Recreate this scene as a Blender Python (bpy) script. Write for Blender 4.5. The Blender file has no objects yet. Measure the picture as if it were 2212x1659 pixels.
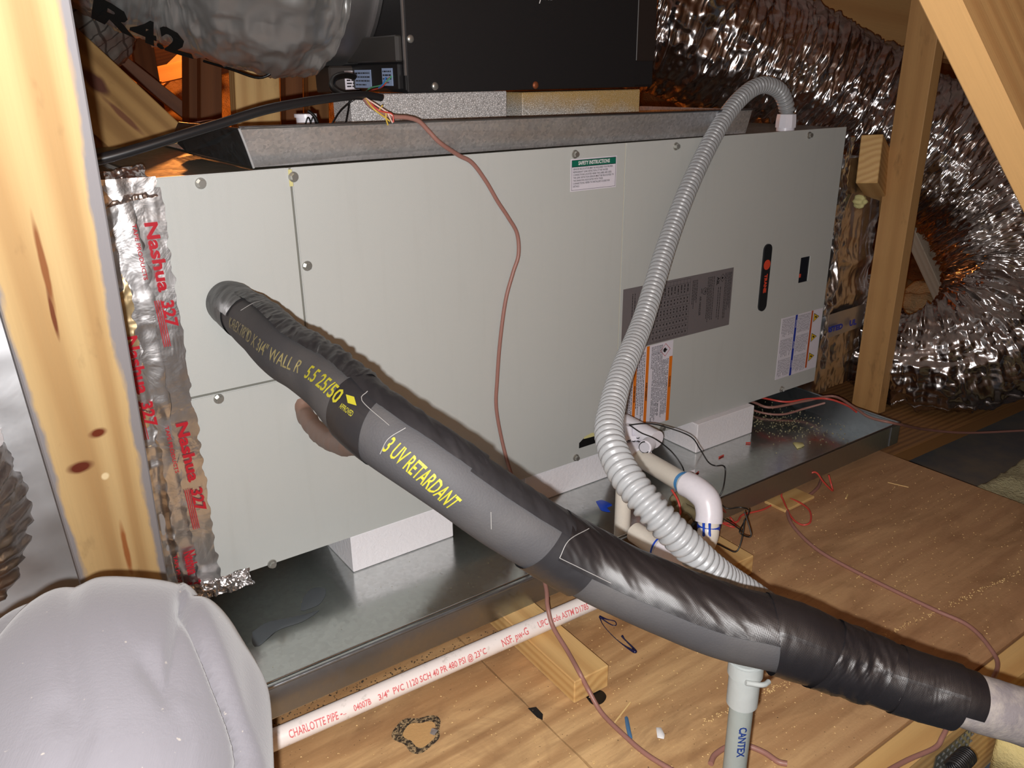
import bpy, bmesh, math, random
import numpy as np
from mathutils import Vector, Matrix
random.seed(7); rng=np.random.default_rng(7)
SC=bpy.context.scene; COL=SC.collection
# ---------------- camera ----------------
F_PX=1788.2; CX,CY=1106.0,829.5
RM=np.array([[0.81502438,-0.2115789,0.53941601],[-0.57935752,-0.28319135,0.76429544],[-0.00895084,-0.93543414,-0.35338768]])
CAM=np.array([-0.24240077,-1.10018925,0.70017492])
cd=bpy.data.cameras.new('camera'); co=bpy.data.objects.new('camera',cd); COL.objects.link(co)
cd.sensor_width=36; cd.lens=36*F_PX/2212; cd.clip_start=.02
m=Matrix.Identity(4)
for i in range(3):
    m[i][0]=RM[i,0]; m[i][1]=-RM[i,1]; m[i][2]=-RM[i,2]; m[i][3]=CAM[i]
co.matrix_world=m; SC.camera=co
# ---------------- world, lights, exposure ----------------
w=bpy.data.worlds.new('world'); SC.world=w; w.use_nodes=True
w.node_tree.nodes['Background'].inputs[0].default_value=(.8,.85,1,1); w.node_tree.nodes['Background'].inputs[1].default_value=.05
SC.view_settings.view_transform='Standard'; SC.view_settings.look='None'
SC.view_settings.gamma=1; SC.view_settings.use_curve_mapping=False; SC.view_settings.exposure=0.0
def lamp(name,loc,energy,rad,color=(1,1,1)):
    l=bpy.data.lights.new(name,'POINT'); l.energy=energy; l.shadow_soft_size=rad; l.color=color
    o=bpy.data.objects.new(name,l); COL.objects.link(o); o.location=loc; return o
def lin(c): return tuple((x/12.92 if x<=.04045 else ((x+.055)/1.055)**2.4) for x in [v/255 for v in c])
FLASH=CAM+RM@np.array([-0.010,0.016,0.0])
lamp('phone_flash',FLASH,57,.004,(1,.99,.985))
# bare bulb hanging in the far part of the attic, and an added unseen fill lamp high behind the photographer
lamp('attic_bulb',CAM+RM@np.array([(330-CX)/F_PX,(-60-CY)/F_PX,1])*3.55,50,.04,(1,.33,.07))
lamp('fill_lamp',(1.0,-2.0,1.25),10,.3,(1,.97,.93))
# ---------------- projection helpers ----------------
def ray(p): return RM@np.array([(p[0]-CX)/F_PX,(p[1]-CY)/F_PX,1.])
def PD(x,y,d): return CAM+ray((x,y))*d
def _pl(x,y,ax,v):
    r=ray((x,y)); return CAM+r*((v-CAM[ax])/r[ax])
def PX(x,y,v): return _pl(x,y,0,v)
def PY(x,y,v): return _pl(x,y,1,v)
def PZ(x,y,v): return _pl(x,y,2,v)
# ---------------- noise (numpy) ----------------
_perm=rng.random((64,64,64)).astype(np.float32)
def vnoise(p):
    p=np.asarray(p,float); i=np.floor(p).astype(int); f=p-i; f=f*f*(3-2*f)
    r=0
    for a in (0,1):
        for b in (0,1):
            for c in (0,1):
                wgt=(f[:,0] if a else 1-f[:,0])*(f[:,1] if b else 1-f[:,1])*(f[:,2] if c else 1-f[:,2])
                r=r+wgt*_perm[(i[:,0]+a)&63,(i[:,1]+b)&63,(i[:,2]+c)&63]
    return r*2-1
def fbm(p,oct=3):
    p=np.asarray(p,float); r=0; a=1
    for k in range(oct): r=r+a*vnoise(p*(2**k)+k*7.3); a*=.5
    return r
def ridge(p,oct=3):
    p=np.asarray(p,float); r=0; a=1
    for k in range(oct): r=r+a*(1-2*np.abs(vnoise(p*(2**k)+k*5.1))); a*=.55
    return r
# ---------------- mesh helpers ----------------
def mk(name,verts,faces,mat,parent=None,smooth=False,uv=None):
    me=bpy.data.meshes.new(name)
    me.from_pydata([tuple(map(float,v)) for v in verts],[],[tuple(map(int,f)) for f in faces])
    if mat: me.materials.append(mat)
    if smooth: me.polygons.foreach_set('use_smooth',[True]*len(me.polygons))
    if uv is not None:
        l=me.uv_layers.new(name='uv'); li=np.empty(len(me.loops),int); me.loops.foreach_get('vertex_index',li)
        l.data.foreach_set('uv',np.asarray(uv,np.float32)[li].ravel())
    me.update()
    o=bpy.data.objects.new(name,me); COL.objects.link(o)
    if parent: o.parent=parent
    return o
def tag(o,label,cat,group=None,kind=None):
    if label: o['label']=label
    if cat: o['category']=cat
    if group: o['group']=group
    if kind: o['kind']=kind
    return o
def thing(name,label,cat,loc=(0,0,0),group=None,kind=None):
    # parts are authored in world coordinates; the empty sits at the base and parts get an inverse offset
    o=bpy.data.objects.new(name,None); COL.objects.link(o); o.location=tuple(map(float,loc)); o.empty_display_size=.05
    return tag(o,label,cat,group,kind)
def settle():
    # re-express every child in its parent's space so the authored world positions are kept
    bpy.context.view_layer.update()
    for o in list(COL.objects):
        p=o.parent
        if p is not None:
            acc=Matrix.Identity(4); q=p; chain=[]
            while q is not None: chain.append(q); q=q.parent
            o.matrix_parent_inverse=Matrix.Identity(4)
    world={o:o.matrix_basis.copy() for o in COL.objects}
    for o in COL.objects:
        if o.parent is not None: o.matrix_basis=world[o.parent].inverted()@world[o]
def boxm(lo,hi,bevel=0.0,seg=1):
    bm=bmesh.new(); bmesh.ops.create_cube(bm,size=1)
    lo=np.minimum(lo,hi) if False else np.array(lo,float); hi=np.array(hi,float)
    for v in bm.verts: v.co=Vector([(lo[i]+hi[i])/2+v.co[i]*(hi[i]-lo[i]) for i in range(3)])
    if bevel>0: bmesh.ops.bevel(bm,geom=bm.edges[:],offset=bevel,segments=seg,affect='EDGES',profile=.5)
    return bm
def fromb(name,bm,mat,parent=None,smooth=False,mtx=None):
    me=bpy.data.meshes.new(name); bm.normal_update(); bm.to_mesh(me); bm.free(); me.materials.append(mat)
    if smooth: me.polygons.foreach_set('use_smooth',[True]*len(me.polygons))
    o=bpy.data.objects.new(name,me); COL.objects.link(o)
    if mtx is not None: o.matrix_basis=mtx
    if parent: o.parent=parent
    return o
def box(name,lo,hi,mat,parent=None,bevel=0.0): return fromb(name,boxm(lo,hi,bevel),mat,parent)
def unit(v): v=np.asarray(v,float); return v/np.linalg.norm(v)
def frame(zd,xh):
    z=unit(zd); x=np.array(xh,float); x=x-z*(x@z); x=unit(x); y=np.cross(z,x); return x,y,z
def beam(name,p0,p1,wx,wy,xhint,mat,parent=None,bevel=.0015,warp=0):
    p0=np.array(p0,float); p1=np.array(p1,float); L=np.linalg.norm(p1-p0); x,y,z=frame(p1-p0,xhint)
    bm=boxm((-wx/2,-wy/2,-L/2),(wx/2,wy/2,L/2),bevel)
    M=Matrix.Identity(4); c=(p0+p1)/2
    for i in range(3): M[i][0]=x[i];M[i][1]=y[i];M[i][2]=z[i];M[i][3]=c[i]
    return fromb(name,bm,mat,parent,mtx=M)
def spline(pts,n):
    pts=np.asarray(pts,float); P=np.vstack([2*pts[0]-pts[1],pts,2*pts[-1]-pts[-2]]); d=[]
    seg=np.linalg.norm(np.diff(pts[:,:3],axis=0),axis=1); cum=np.concatenate([[0],np.cumsum(seg)]); tt=np.linspace(0,cum[-1],n)
    out=[]
    for t in tt:
        k=min(int(np.searchsorted(cum,t,side='right'))-1,len(seg)-1); k=max(k,0)
        u=(t-cum[k])/max(seg[k],1e-9); a,b,c,e=P[k],P[k+1],P[k+2],P[k+3]
        out.append(.5*((2*b)+(-a+c)*u+(2*a-5*b+4*c-e)*u*u+(-a+3*b-3*c+e)*u**3))
    return np.array(out)
def frames(C,ref=None,eye=None):
    T=np.gradient(C,axis=0); T/=np.linalg.norm(T,axis=1)[:,None]
    if eye is not None:
        N=np.asarray(eye)[None,:]-C
    elif ref is not None: N=np.tile(np.asarray(ref,float),(len(C),1))
    else:
        N=np.zeros_like(C); a=np.array([0,0,1.]) if abs(T[0,2])<.9 else np.array([1.,0,0]); N[0]=a
        for i in range(len(C)):
            p=N[i-1] if i else a
            q=p-T[i]*(p@T[i]); N[i]=q/np.linalg.norm(q)
    N=N-T*(N*T).sum(1)[:,None]; N/=np.linalg.norm(N,axis=1)[:,None]
    return T,N,np.cross(T,N)
def tube(name,pts,rad,mat,parent=None,n=60,m=12,disp=None,ref=None,eye=None,caps=True,curve=True,a0=0,a1=2*math.pi,smooth=True):
    """pts: control points; rad: float or per-control-point list. disp(u,th,L)->radial offset"""
    pts=np.asarray(pts,float); r=np.full(len(pts),rad,float) if np.isscalar(rad) else np.asarray(rad,float)
    S=spline(np.hstack([pts,r[:,None]]),n) if curve else None
    if not curve:
        t=np.linspace(0,len(pts)-1,n); S=np.stack([np.interp(t,range(len(pts)),np.hstack([pts,r[:,None]])[:,k]) for k in range(4)],1)
    C=S[:,:3]; R=S[:,3]; T,N,B=frames(C,ref,eye)
    u=np.concatenate([[0],np.cumsum(np.linalg.norm(np.diff(C,axis=0),axis=1))])
    full=abs(a1-a0-2*math.pi)<1e-6
    mm=m if full else m+1
    th=a0+(a1-a0)*np.arange(mm)/m
    U,TH=np.meshgrid(u,th,indexing='ij')
    RR=np.repeat(R[:,None],mm,1)
    if disp is not None: RR=RR+disp(U.ravel(),TH.ravel(),u[-1]).reshape(U.shape)
    V=C[:,None,:]+N[:,None,:]*(np.cos(TH)*RR)[...,None]+B[:,None,:]*(np.sin(TH)*RR)[...,None]
    V=V.reshape(-1,3); i,j=np.meshgrid(np.arange(n-1),np.arange(m),indexing='ij'); jn=(j+1)%mm if full else j+1
    F=np.stack([i*mm+j,i*mm+jn,(i+1)*mm+jn,(i+1)*mm+j],-1).reshape(-1,4)
    UV=np.stack([U.ravel(),(TH*R.mean()).ravel()],1)
    F=[tuple(f) for f in F.tolist()]
    if caps and full:
        k0=len(V); V=np.vstack([V,V[:mm],V[(n-1)*mm:n*mm]]); UV=np.vstack([UV,UV[:mm],UV[(n-1)*mm:n*mm]])
        F.append(tuple(range(k0,k0+mm))[::-1]); F.append(tuple(range(k0+mm,k0+2*mm)))
    o=mk(name,V,F,mat,parent,smooth,UV); 
    return o
class Surf:
    """surface of a swept tube that print or tape can be laid on"""
    def __init__(s,pts,rad,n=200,eye=None,ref=None):
        pts=np.asarray(pts,float); r=np.full(len(pts),rad,float) if np.isscalar(rad) else np.asarray(rad,float)
        S=spline(np.hstack([pts,r[:,None]]),n); s.C=S[:,:3]; s.R=S[:,3]; s.T,s.N,s.B=frames(s.C,ref,eye)
        s.u=np.concatenate([[0],np.cumsum(np.linalg.norm(np.diff(s.C,axis=0),axis=1))])
    def at(s,u,th,off=0):
        u=np.asarray(u,float); I=lambda A:np.stack([np.interp(u,s.u,A[:,k]) for k in range(3)],1)
        C,N,B=I(s.C),I(s.N),I(s.B); R=np.interp(u,s.u,s.R)+off
        N/=np.linalg.norm(N,axis=1)[:,None]; B/=np.linalg.norm(B,axis=1)[:,None]
        return C+N*(np.cos(th)*R)[:,None]+B*(np.sin(th)*R)[:,None]
    def uof(s,P): return s.u[np.argmin(np.linalg.norm(s.C-np.asarray(P),axis=1))]
    def patch(s,name,u0,u1,t0,t1,off,mat,parent,nu=40,nt=32,disp=None,skew=0,smooth=True):
        full=abs(t1-t0-2*math.pi)<1e-6; mt=nt if full else nt+1
        uu=np.linspace(0,1,nu); tt=np.arange(mt)/nt
        U,Tt=np.meshgrid(uu,tt,indexing='ij'); TH=t0+(t1-t0)*Tt
        UU=u0+(u1-u0)*U+skew*np.sin(TH-t0)*(1 if full else 1)
        th=TH.ravel(); d=off
        if disp is not None: d=off+disp(UU.ravel(),th)
        V=s.at(UU.ravel(),th,d)
        i,j=np.meshgrid(np.arange(nu-1),np.arange(nt),indexing='ij'); jn=(j+1)%mt if full else j+1
        Fc=np.stack([i*mt+j,i*mt+jn,(i+1)*mt+jn,(i+1)*mt+j],-1).reshape(-1,4).tolist()
        return mk(name,V,Fc,mat,parent,smooth,np.stack([UU.ravel(),th*.03],1))
def text_geo(s,size,align='LEFT',bold=0.0,shear=0,width=1.0,sub=0):
    c=bpy.data.curves.new('lettering','FONT'); c.body=s; c.size=size; c.align_x=align; c.align_y='CENTER'; c.offset=bold; c.shear=shear; c.resolution_u=2; c.space_line=1.0
    o=bpy.data.objects.new('tmp',c); me=bpy.data.meshes.new_from_object(o)
    bm=bmesh.new(); bm.from_mesh(me)
    if sub: bmesh.ops.triangulate(bm,faces=bm.faces[:]); bmesh.ops.subdivide_edges(bm,edges=bm.edges[:],cuts=sub,use_grid_fill=False)
    V=np.array([v.co[:] for v in bm.verts]).reshape(-1,3); Fc=[[v.index for v in f.verts] for f in bm.faces]
    bm.free(); bpy.data.objects.remove(o); bpy.data.curves.remove(c); bpy.data.meshes.remove(me)
    V[:,0]*=width; return V,Fc
def merge(parts):
    V=[];Fc=[];n=0
    for v,f in parts:
        V.append(np.asarray(v,float)); Fc+= [[i+n for i in q] for q in f]; n+=len(v)
    return np.vstack(V),Fc
def rect_geo(x0,y0,x1,y1,z=0): return np.array([[x0,y0,z],[x1,y0,z],[x1,y1,z],[x0,y1,z]],float),[[0,1,2,3]]
def fit(g,x0,x1):
    V,Fc=g; V=V.copy(); a,b=V[:,0].min(),V[:,0].max(); V[:,0]=x0+(V[:,0]-a)/(b-a)*(x1-x0); return V,Fc
# ---------------- material helpers ----------------
class NT:
    def __init__(s,name):
        s.m=bpy.data.materials.new(name); s.m.use_nodes=True; s.t=s.m.node_tree; s.b=s.t.nodes['Principled BSDF']
    def n(s,t,**k):
        x=s.t.nodes.new(t)
        for a,b in k.items(): setattr(x,a,b)
        return x
    def l(s,a,b): s.t.links.new(a,b)
    def coord(s,kind='Object',scale=(1,1,1),loc=(0,0,0),rot=(0,0,0)):
        tc=s.n('ShaderNodeTexCoord'); mp=s.n('ShaderNodeMapping'); mp.inputs['Scale'].default_value=scale; mp.inputs['Location'].default_value=loc; mp.inputs['Rotation'].default_value=rot
        s.l(tc.outputs[kind],mp.inputs['Vector']); return mp.outputs[0]
    def geo(s,scale=(1,1,1),loc=(0,0,0),rot=(0,0,0)):
        tc=s.n('ShaderNodeNewGeometry'); mp=s.n('ShaderNodeMapping'); mp.inputs['Scale'].default_value=scale; mp.inputs['Location'].default_value=loc; mp.inputs['Rotation'].default_value=rot
        s.l(tc.outputs['Position'],mp.inputs['Vector']); return mp.outputs[0]
    def noise(s,vec,scale=5,detail=3,rough=.5,dist=0):
        x=s.n('ShaderNodeTexNoise'); x.inputs['Scale'].default_value=scale; x.inputs['Detail'].default_value=detail; x.inputs['Roughness'].default_value=rough; x.inputs['Distortion'].default_value=dist; s.l(vec,x.inputs['Vector']); return x.outputs['Fac']
    def wave(s,vec,scale=5,dist=2,detail=2,dscale=1,typ='BANDS',dirn='X'):
        x=s.n('ShaderNodeTexWave',wave_type=typ); 
        if typ=='BANDS': x.bands_direction=dirn
        else: x.rings_direction=dirn
        x.inputs['Scale'].default_value=scale; x.inputs['Distortion'].default_value=dist; x.inputs['Detail'].default_value=detail; x.inputs['Detail Scale'].default_value=dscale; s.l(vec,x.inputs['Vector']); return x.outputs['Fac']
    def vor(s,vec,scale=5,feature='F1',out='Distance'):
        x=s.n('ShaderNodeTexVoronoi',feature=feature); x.inputs['Scale'].default_value=scale; s.l(vec,x.inputs['Vector']); return x.outputs[out]
    def ramp(s,fac,st,interp='LINEAR'):
        x=s.n('ShaderNodeValToRGB'); x.color_ramp.interpolation=interp; e=x.color_ramp.elements
        while len(e)<len(st): e.new(.5)
        for k,(p,c) in enumerate(st):
            e[k].position=p; e[k].color=(c,c,c,1) if np.isscalar(c) else (*c,1)
        s.l(fac,x.inputs[0]); return x.outputs[0]
    def mix(s,fac,a,b,blend='MIX'):
        x=s.n('ShaderNodeMix',data_type='RGBA',blend_type=blend)
        for v,i in ((fac,0),(a,6),(b,7)):
            if hasattr(v,'links'): s.l(v,x.inputs[i])
            elif i==0: x.inputs[0].default_value=v
            else: x.inputs[i].default_value=(*v,1)
        return x.outputs[2]
    def math(s,op,a,b=0.0):
        x=s.n('ShaderNodeMath',operation=op)
        for v,i in ((a,0),(b,1)):
            if hasattr(v,'links'): s.l(v,x.inputs[i])
            else: x.inputs[i].default_value=v
        return x.outputs[0]
    def bump(s,h,strength=.5,dist=.01):
        x=s.n('ShaderNodeBump'); x.inputs['Strength'].default_value=strength; x.inputs['Distance'].default_value=dist; s.l(h,x.inputs['Height'])
        if s.b.inputs['Normal'].links: s.l(s.b.inputs['Normal'].links[0].from_socket,x.inputs['Normal'])
        s.l(x.outputs[0],s.b.inputs['Normal'])
    def set(s,color=None,rough=None,metal=None,**k):
        for v,nm in ((color,'Base Color'),(rough,'Roughness'),(metal,'Metallic')):
            if v is None: continue
            i=s.b.inputs[nm]
            if hasattr(v,'links'): s.l(v,i)
            elif nm=='Base Color': i.default_value=(*v,1)
            else: i.default_value=v
        for a,v in k.items(): s.b.inputs[a.replace('_',' ')].default_value=v
        return s.m
def plain(name,rgb,rough=.5,metal=0,spec=.5,nb=0,ns=200):
    t=NT(name); t.set(lin(rgb),rough,metal); t.b.inputs['Specular IOR Level'].default_value=spec
    v=t.geo(); f=t.noise(v,ns,2); c=t.mix(t.math('MULTIPLY',f,.25),lin(rgb),tuple(x*.7 for x in lin(rgb))); t.set(c)
    if nb: t.bump(f,nb,.001)
    return t.m
def wood(name,light,dark,ring=26,stretch=.05,contrast=1.0,knots=(),paint=None,rough=.6,dirt=.25,loc=(0.3,.9,0)):
    t=NT(name); v=t.coord('Object',(1,1,stretch),loc)
    lo=t.noise(v,4,2); w=t.wave(v,ring,9,2,.35,'RINGS','Z'); 
    fine=t.noise(t.coord('Object',(1,1,.02)),420,2)
    c=t.ramp(w,[(0.05,lin(light)),(.62,lin([a*.55+b*.45 for a,b in zip(light,dark)])),(.93,lin(dark))])
    c=t.mix(.35/contrast if contrast>1 else 1-.65*contrast,c,lin(light))
    c=t.mix(t.math('MULTIPLY',fine,.35),c,lin([x*.78 for x in light]))
    spots=t.ramp(t.noise(t.coord('Object',(1,1,.35)),38,4,.65),[(.6,0.),(.78,1.)])
    c=t.mix(t.math('MULTIPLY',spots,dirt),c,lin([x*.45 for x in dark]))
    for (x,y,z,rx,rz,col) in knots:   # knots: centre and half sizes in the beam's own space
        tc=t.n('ShaderNodeTexCoord'); mp=t.n('ShaderNodeMapping'); mp.vector_type='POINT'; mp.inputs['Location'].default_value=(-x/rx,0,-z/rz); mp.inputs['Scale'].default_value=(1/rx,0.001,1/rz); t.l(tc.outputs['Object'],mp.inputs[0])
        nz=t.noise(t.coord('Object',(1,1,.5)),45,2)
        ln=t.n('ShaderNodeVectorMath',operation='LENGTH'); t.l(mp.outputs[0],ln.inputs[0])
        d=t.math('ADD',ln.outputs['Value'],t.math('MULTIPLY',t.math('SUBTRACT',nz,.5),.8))
        k=t.ramp(d,[(.55,1.),(1.0,0.)]); c=t.mix(k,c,lin(col))
    if paint:   # brushed coating that covers the two edges of the face
        ax,thr,pc=paint
        tc=t.n('ShaderNodeTexCoord'); sx=t.n('ShaderNodeSeparateXYZ'); t.l(tc.outputs['Object'],sx.inputs[0])
        nz=t.noise(t.coord('Object',(1,1,.25)),22,5,.6)
        e=t.math('ABSOLUTE',t.math('ADD',sx.outputs[0],ax)); e=t.math('ADD',e,t.math('MULTIPLY',t.math('SUBTRACT',nz,.5),.030))
        k=t.ramp(e,[(thr,0.),(thr+.002,1.)]); c=t.mix(k,c,lin(pc))
    t.set(c,rough); t.bump(w,.15,.002); t.bump(fine,.2,.0008); return t.m
# ---------------- materials ----------------
M={}
def mk_mats():
    t=NT('painted_steel'); f=t.noise(t.geo(),900,2); c=t.mix(t.math('MULTIPLY',f,.12),lin((186,189,186)),lin((158,160,156)))
    st=t.ramp(t.noise(t.geo((9,9,.8)),6,3),[(.55,0.),(.8,1.)]); c=t.mix(t.math('MULTIPLY',st,.06),c,lin((120,116,100)))
    t.set(c,.42); t.bump(f,.25,.0004); M['cab']=t.m
    def galv(name,base,rough,spang,dirt,sc):
        t=NT(name); v=t.geo(); s_=t.vor(v,sc,'F1','Color'); b=t.noise(v,14,4,.6)
        bw=t.n('ShaderNodeRGBToBW'); t.l(s_,bw.inputs[0])
        c=t.mix(t.math('MULTIPLY',bw.outputs[0],spang),lin(base),lin([x*.5 for x in base]))
        dd=t.ramp(t.noise(v,7,5,.7),[(.5,0.),(.75,1.)]); c=t.mix(t.math('MULTIPLY',dd,dirt),c,lin((90,80,66)))
        r=t.math('ADD',t.math('MULTIPLY',bw.outputs[0],.10),t.math('ADD',t.math('MULTIPLY',b,.2),rough-.1)); t.set(c,r,1); 
        t.bump(t.noise(v,5,2),.10,.01); return t.m
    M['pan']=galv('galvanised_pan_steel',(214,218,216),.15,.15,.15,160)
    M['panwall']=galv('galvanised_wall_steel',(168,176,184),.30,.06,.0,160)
    M['pan2']=galv('spangled_galvanised_steel',(250,250,252),.50,.55,.05,240)
    M['top']=galv('cabinet_top_steel',(120,112,98),.5,.15,.35,160)
    def foil(name,base,rough,sc,strength,mtl=1.0,dusty=0,stretch=(1,1,1),uv=False,dist=.004,dark=0.0):
        t=NT(name); v=t.coord('UV',stretch) if uv else t.geo(stretch)
        cr=t.vor(v,sc,'DISTANCE_TO_EDGE'); n1=t.noise(v,sc*.6,4,.6,.6); n2=t.noise(v,sc*3,2)
        c=t.mix(t.math('MULTIPLY',n1,.5),lin(base),lin([x*.72 for x in base]))
        g=t.noise(t.geo(),3.5,4,.6)
        if dark: c=t.mix(t.ramp(g,[(.45,0.),(.62,dark)]),c,lin((92,78,66)))
        t.set(c,rough,mtl)
        if dusty:
            ge=t.n('ShaderNodeNewGeometry'); sx=t.n('ShaderNodeSeparateXYZ'); t.l(ge.outputs['Normal'],sx.inputs[0])
            d=t.math('MULTIPLY',t.ramp(sx.outputs[2],[(.35,0.),(.95,1.)]),t.ramp(t.noise(t.geo(),26,4,.7),[(.3,.3),(.6,1.)])); d=t.math('MULTIPLY',d,dusty)
            c=t.mix(d,c,lin((150,132,104))); t.set(c); mt=t.math('MULTIPLY',t.math('SUBTRACT',1.,d),mtl); t.set(metal=mt); t.set(rough=t.math('ADD',rough,t.math('MULTIPLY',d,.5)))
        t.bump(n1,strength,dist); t.bump(cr,strength*.6,dist*.5); t.bump(n2,strength*.3,dist*.2); return t.m
    M['foil']=foil('foil_tape',(240,238,238),.30,34,.40,1,0,dist=.004)
    M['foil_soft']=foil('foil_facing',(214,215,218),.5,12,.2,1,0,dist=.003)
    M['foil_dark']=foil('shaded_foil_wrap',(222,218,216),.28,20,.5,1,0,dist=.006,dark=.2)
    M['duct']=foil('silver_duct_jacket',(226,222,222),.21,26,.6,1,.6,(1.0,.16,1),True,.012,.45)
    M['duct_grey']=foil('grey_duct_jacket',(206,206,204),.33,22,.75,.78,.05,(1.0,.12,1),True,.012,.2)
    t=NT('scrim_duct_jacket'); v=t.coord('UV',(1,1,1)); g=t.noise(v,9,3,.5,.4); wb=t.noise(v,14,2); vv=t.n('ShaderNodeVectorMath',operation='ADD'); mx=t.n('ShaderNodeVectorMath',operation='SCALE'); tn=t.n('ShaderNodeTexNoise'); tn.inputs['Scale'].default_value=16; t.l(v,tn.inputs['Vector']); t.l(tn.outputs['Color'],mx.inputs[0]); mx.inputs['Scale'].default_value=.012; t.l(v,vv.inputs[0]); t.l(mx.outputs[0],vv.inputs[1])
    l1=t.ramp(t.wave(vv.outputs[0],14,0,0,1,'BANDS','X'),[(.955,0.),(.985,1.)]); l2=t.ramp(t.wave(vv.outputs[0],11,0,0,1,'BANDS','Y'),[(.955,0.),(.985,1.)]); ln=t.math('MAXIMUM',l1,l2)
    c=t.mix(g,lin((150,148,142)),lin((112,110,104))); c=t.mix(t.math('MULTIPLY',ln,.7),c,lin((40,38,36))); t.set(c,.42,.4); t.bump(t.noise(t.coord('UV',(1,.25,1)),26,3,.6,.5),.5,.01); M['duct_mesh']=t.m
    M['collar']=plain('collar_steel',(190,188,188),.45,1)
    M['black_case']=plain('black_powder_coat',(32,31,32),.5,0,.35,.2,900)
    M['black_plastic']=plain('black_plastic',(24,24,26),.45)
    t=NT('bead_foam'); v=t.geo(); s_=t.vor(v,330,'DISTANCE_TO_EDGE'); s2=t.vor(v,330,'F1','Color'); bw=t.n('ShaderNodeRGBToBW'); t.l(s2,bw.inputs[0])
    c=t.mix(t.ramp(s_,[(0.0,0.),(.22,1.)]),lin((120,118,116)),lin((222,220,220))); c=t.mix(t.math('MULTIPLY',bw.outputs[0],.35),c,lin((165,163,163))); t.set(c,.55); t.bump(s_,.6,.002); M['eps']=t.m
    t=NT('stained_bead_foam'); v=t.geo(); s_=t.vor(v,330,'DISTANCE_TO_EDGE'); c=t.mix(t.ramp(s_,[(0.0,0.),(.22,1.)]),lin((125,120,112)),lin((205,203,198)))
    sz=t.n('ShaderNodeSeparateXYZ'); t.l(v,sz.inputs[0]); h=t.math('ADD',t.math('MULTIPLY',t.math('SUBTRACT',sz.outputs[2],.628),16),t.math('ADD',t.math('MULTIPLY',t.math('SUBTRACT',sz.outputs[0],.74),1.6),t.math('MULTIPLY',t.noise(v,16,4),.9)))
    c=t.mix(t.math('MULTIPLY',t.ramp(h,[(.45,0.),(.95,1.)]),.75),c,lin((176,140,62))); t.set(c,.6); t.bump(s_,.6,.002); M['eps2']=t.m
    t=NT('white_foam'); v=t.geo(); f=t.noise(v,160,3,.6); t.set(lin((232,230,234)),.5); t.bump(f,.35,.003); M['foam']=t.m
    t=NT('rubber_insulation'); v=t.geo(); f=t.noise(v,500,3); g=t.ramp(t.noise(v,14,3),[(.45,0.),(.7,1.)]); c=t.mix(t.math('MULTIPLY',g,.35),lin((62,61,63)),lin((92,88,84))); t.set(c,.72); t.bump(f,.3,.0008); M['rubber']=t.m
    t=NT('black_pipe_tape'); v=t.coord('UV',(1,1,1)); f=t.noise(v,40,2,.5,.4); wv=t.wave(v,420,.3,1,1,'BANDS','X'); wv2=t.wave(v,420,.3,1,1,'BANDS','Y'); t.set(lin((26,24,26)),.34); t.b.inputs['Specular IOR Level'].default_value=.85; t.bump(t.math('MULTIPLY',wv,wv2),.25,.0005); t.bump(f,.06,.002); M['tape']=t.m
    t=NT('dull_pipe_tape'); v=t.coord('UV',(1,1,1)); f=t.noise(v,60,3,.5,.4); t.set(lin((38,37,39)),.42); t.bump(f,.2,.003); M['tape2']=t.m
    t=NT('dusty_rubber'); v=t.geo(); f=t.noise(v,300,4,.7); g=t.ramp(t.noise(v,30,4,.7),[(.4,0.),(.75,1.)]); c=t.mix(g,lin((120,114,116)),lin((168,160,150))); t.set(c,.85); t.bump(f,.5,.001); M['dusty']=t.m
    M['glue']=plain('painted_edge_glint',(130,128,126),.5)  # pale tone painted in place of glints on the tape edges
    t=NT('conduit_pvc'); v=t.geo(); t.set(lin((150,152,154)),.33); M['conduit']=t.m
    M['white_pvc']=plain('white_plastic',(228,226,234),.3); M['cream_pvc']=plain('cream_pvc_pipe',(226,220,208),.3)
    t=NT('dirty_white_pvc'); v=t.geo(); d=t.ramp(t.noise(v,60,5,.75),[(.58,0.),(.75,1.)]); c=t.mix(t.math('MULTIPLY',d,.45),lin((232,224,220)),lin((120,112,96))); t.set(c,.32); M['pvc']=t.m
    M['grey_pvc']=plain('dusty_grey_pvc',(140,146,142),.5,0,.4,.3,120)
    M['grey_pvc2']=plain('grey_pvc_fitting',(158,162,160),.5,0,.4,.3,120)
    M['primer']=plain('blue_primer',(22,70,190),.3); M['primer2']=plain('light_blue_primer',(70,140,200),.35); M['ink']=plain('dark_blue_glue',(18,20,60),.25); M['stain']=plain('dark_pan_stain',(84,90,94),.35)
    M['navy']=plain('navy_print',(24,48,110),.5)
    M['tan']=plain('olive_plastic',(128,118,90),.35,0,.5)
    M['brown_wire']=plain('brown_cable_jacket',(150,108,98),.45); M['red_wire']=plain('red_wire_jacket',(196,72,62),.35); M['black_wire']=plain('black_wire_jacket',(16,16,16),.35)
    M['cable']=plain('black_cable_jacket',(30,30,32),.32)
    M['green_wire']=plain('green_wire_jacket',(90,170,130),.4); M['blue_wire']=plain('blue_wire_jacket',(60,120,190),.4); M['yellow_wire']=plain('yellow_wire_jacket',(200,170,70),.4); M['white_wire']=plain('pink_white_wire_jacket',(220,190,180),.4)
    M['yellow_ink']=plain('yellow_print',(158,152,36),.6); M['yellow_dim']=plain('faded_yellow_print',(136,126,84),.6)
    M['red_ink']=plain('red_print',(176,30,44),.35); M['pink_ink']=plain('pale_red_print',(214,110,112),.5); M['black_ink']=plain('black_print',(22,20,22),.5); M['white_ink']=plain('white_print',(225,225,225),.5)
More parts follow.
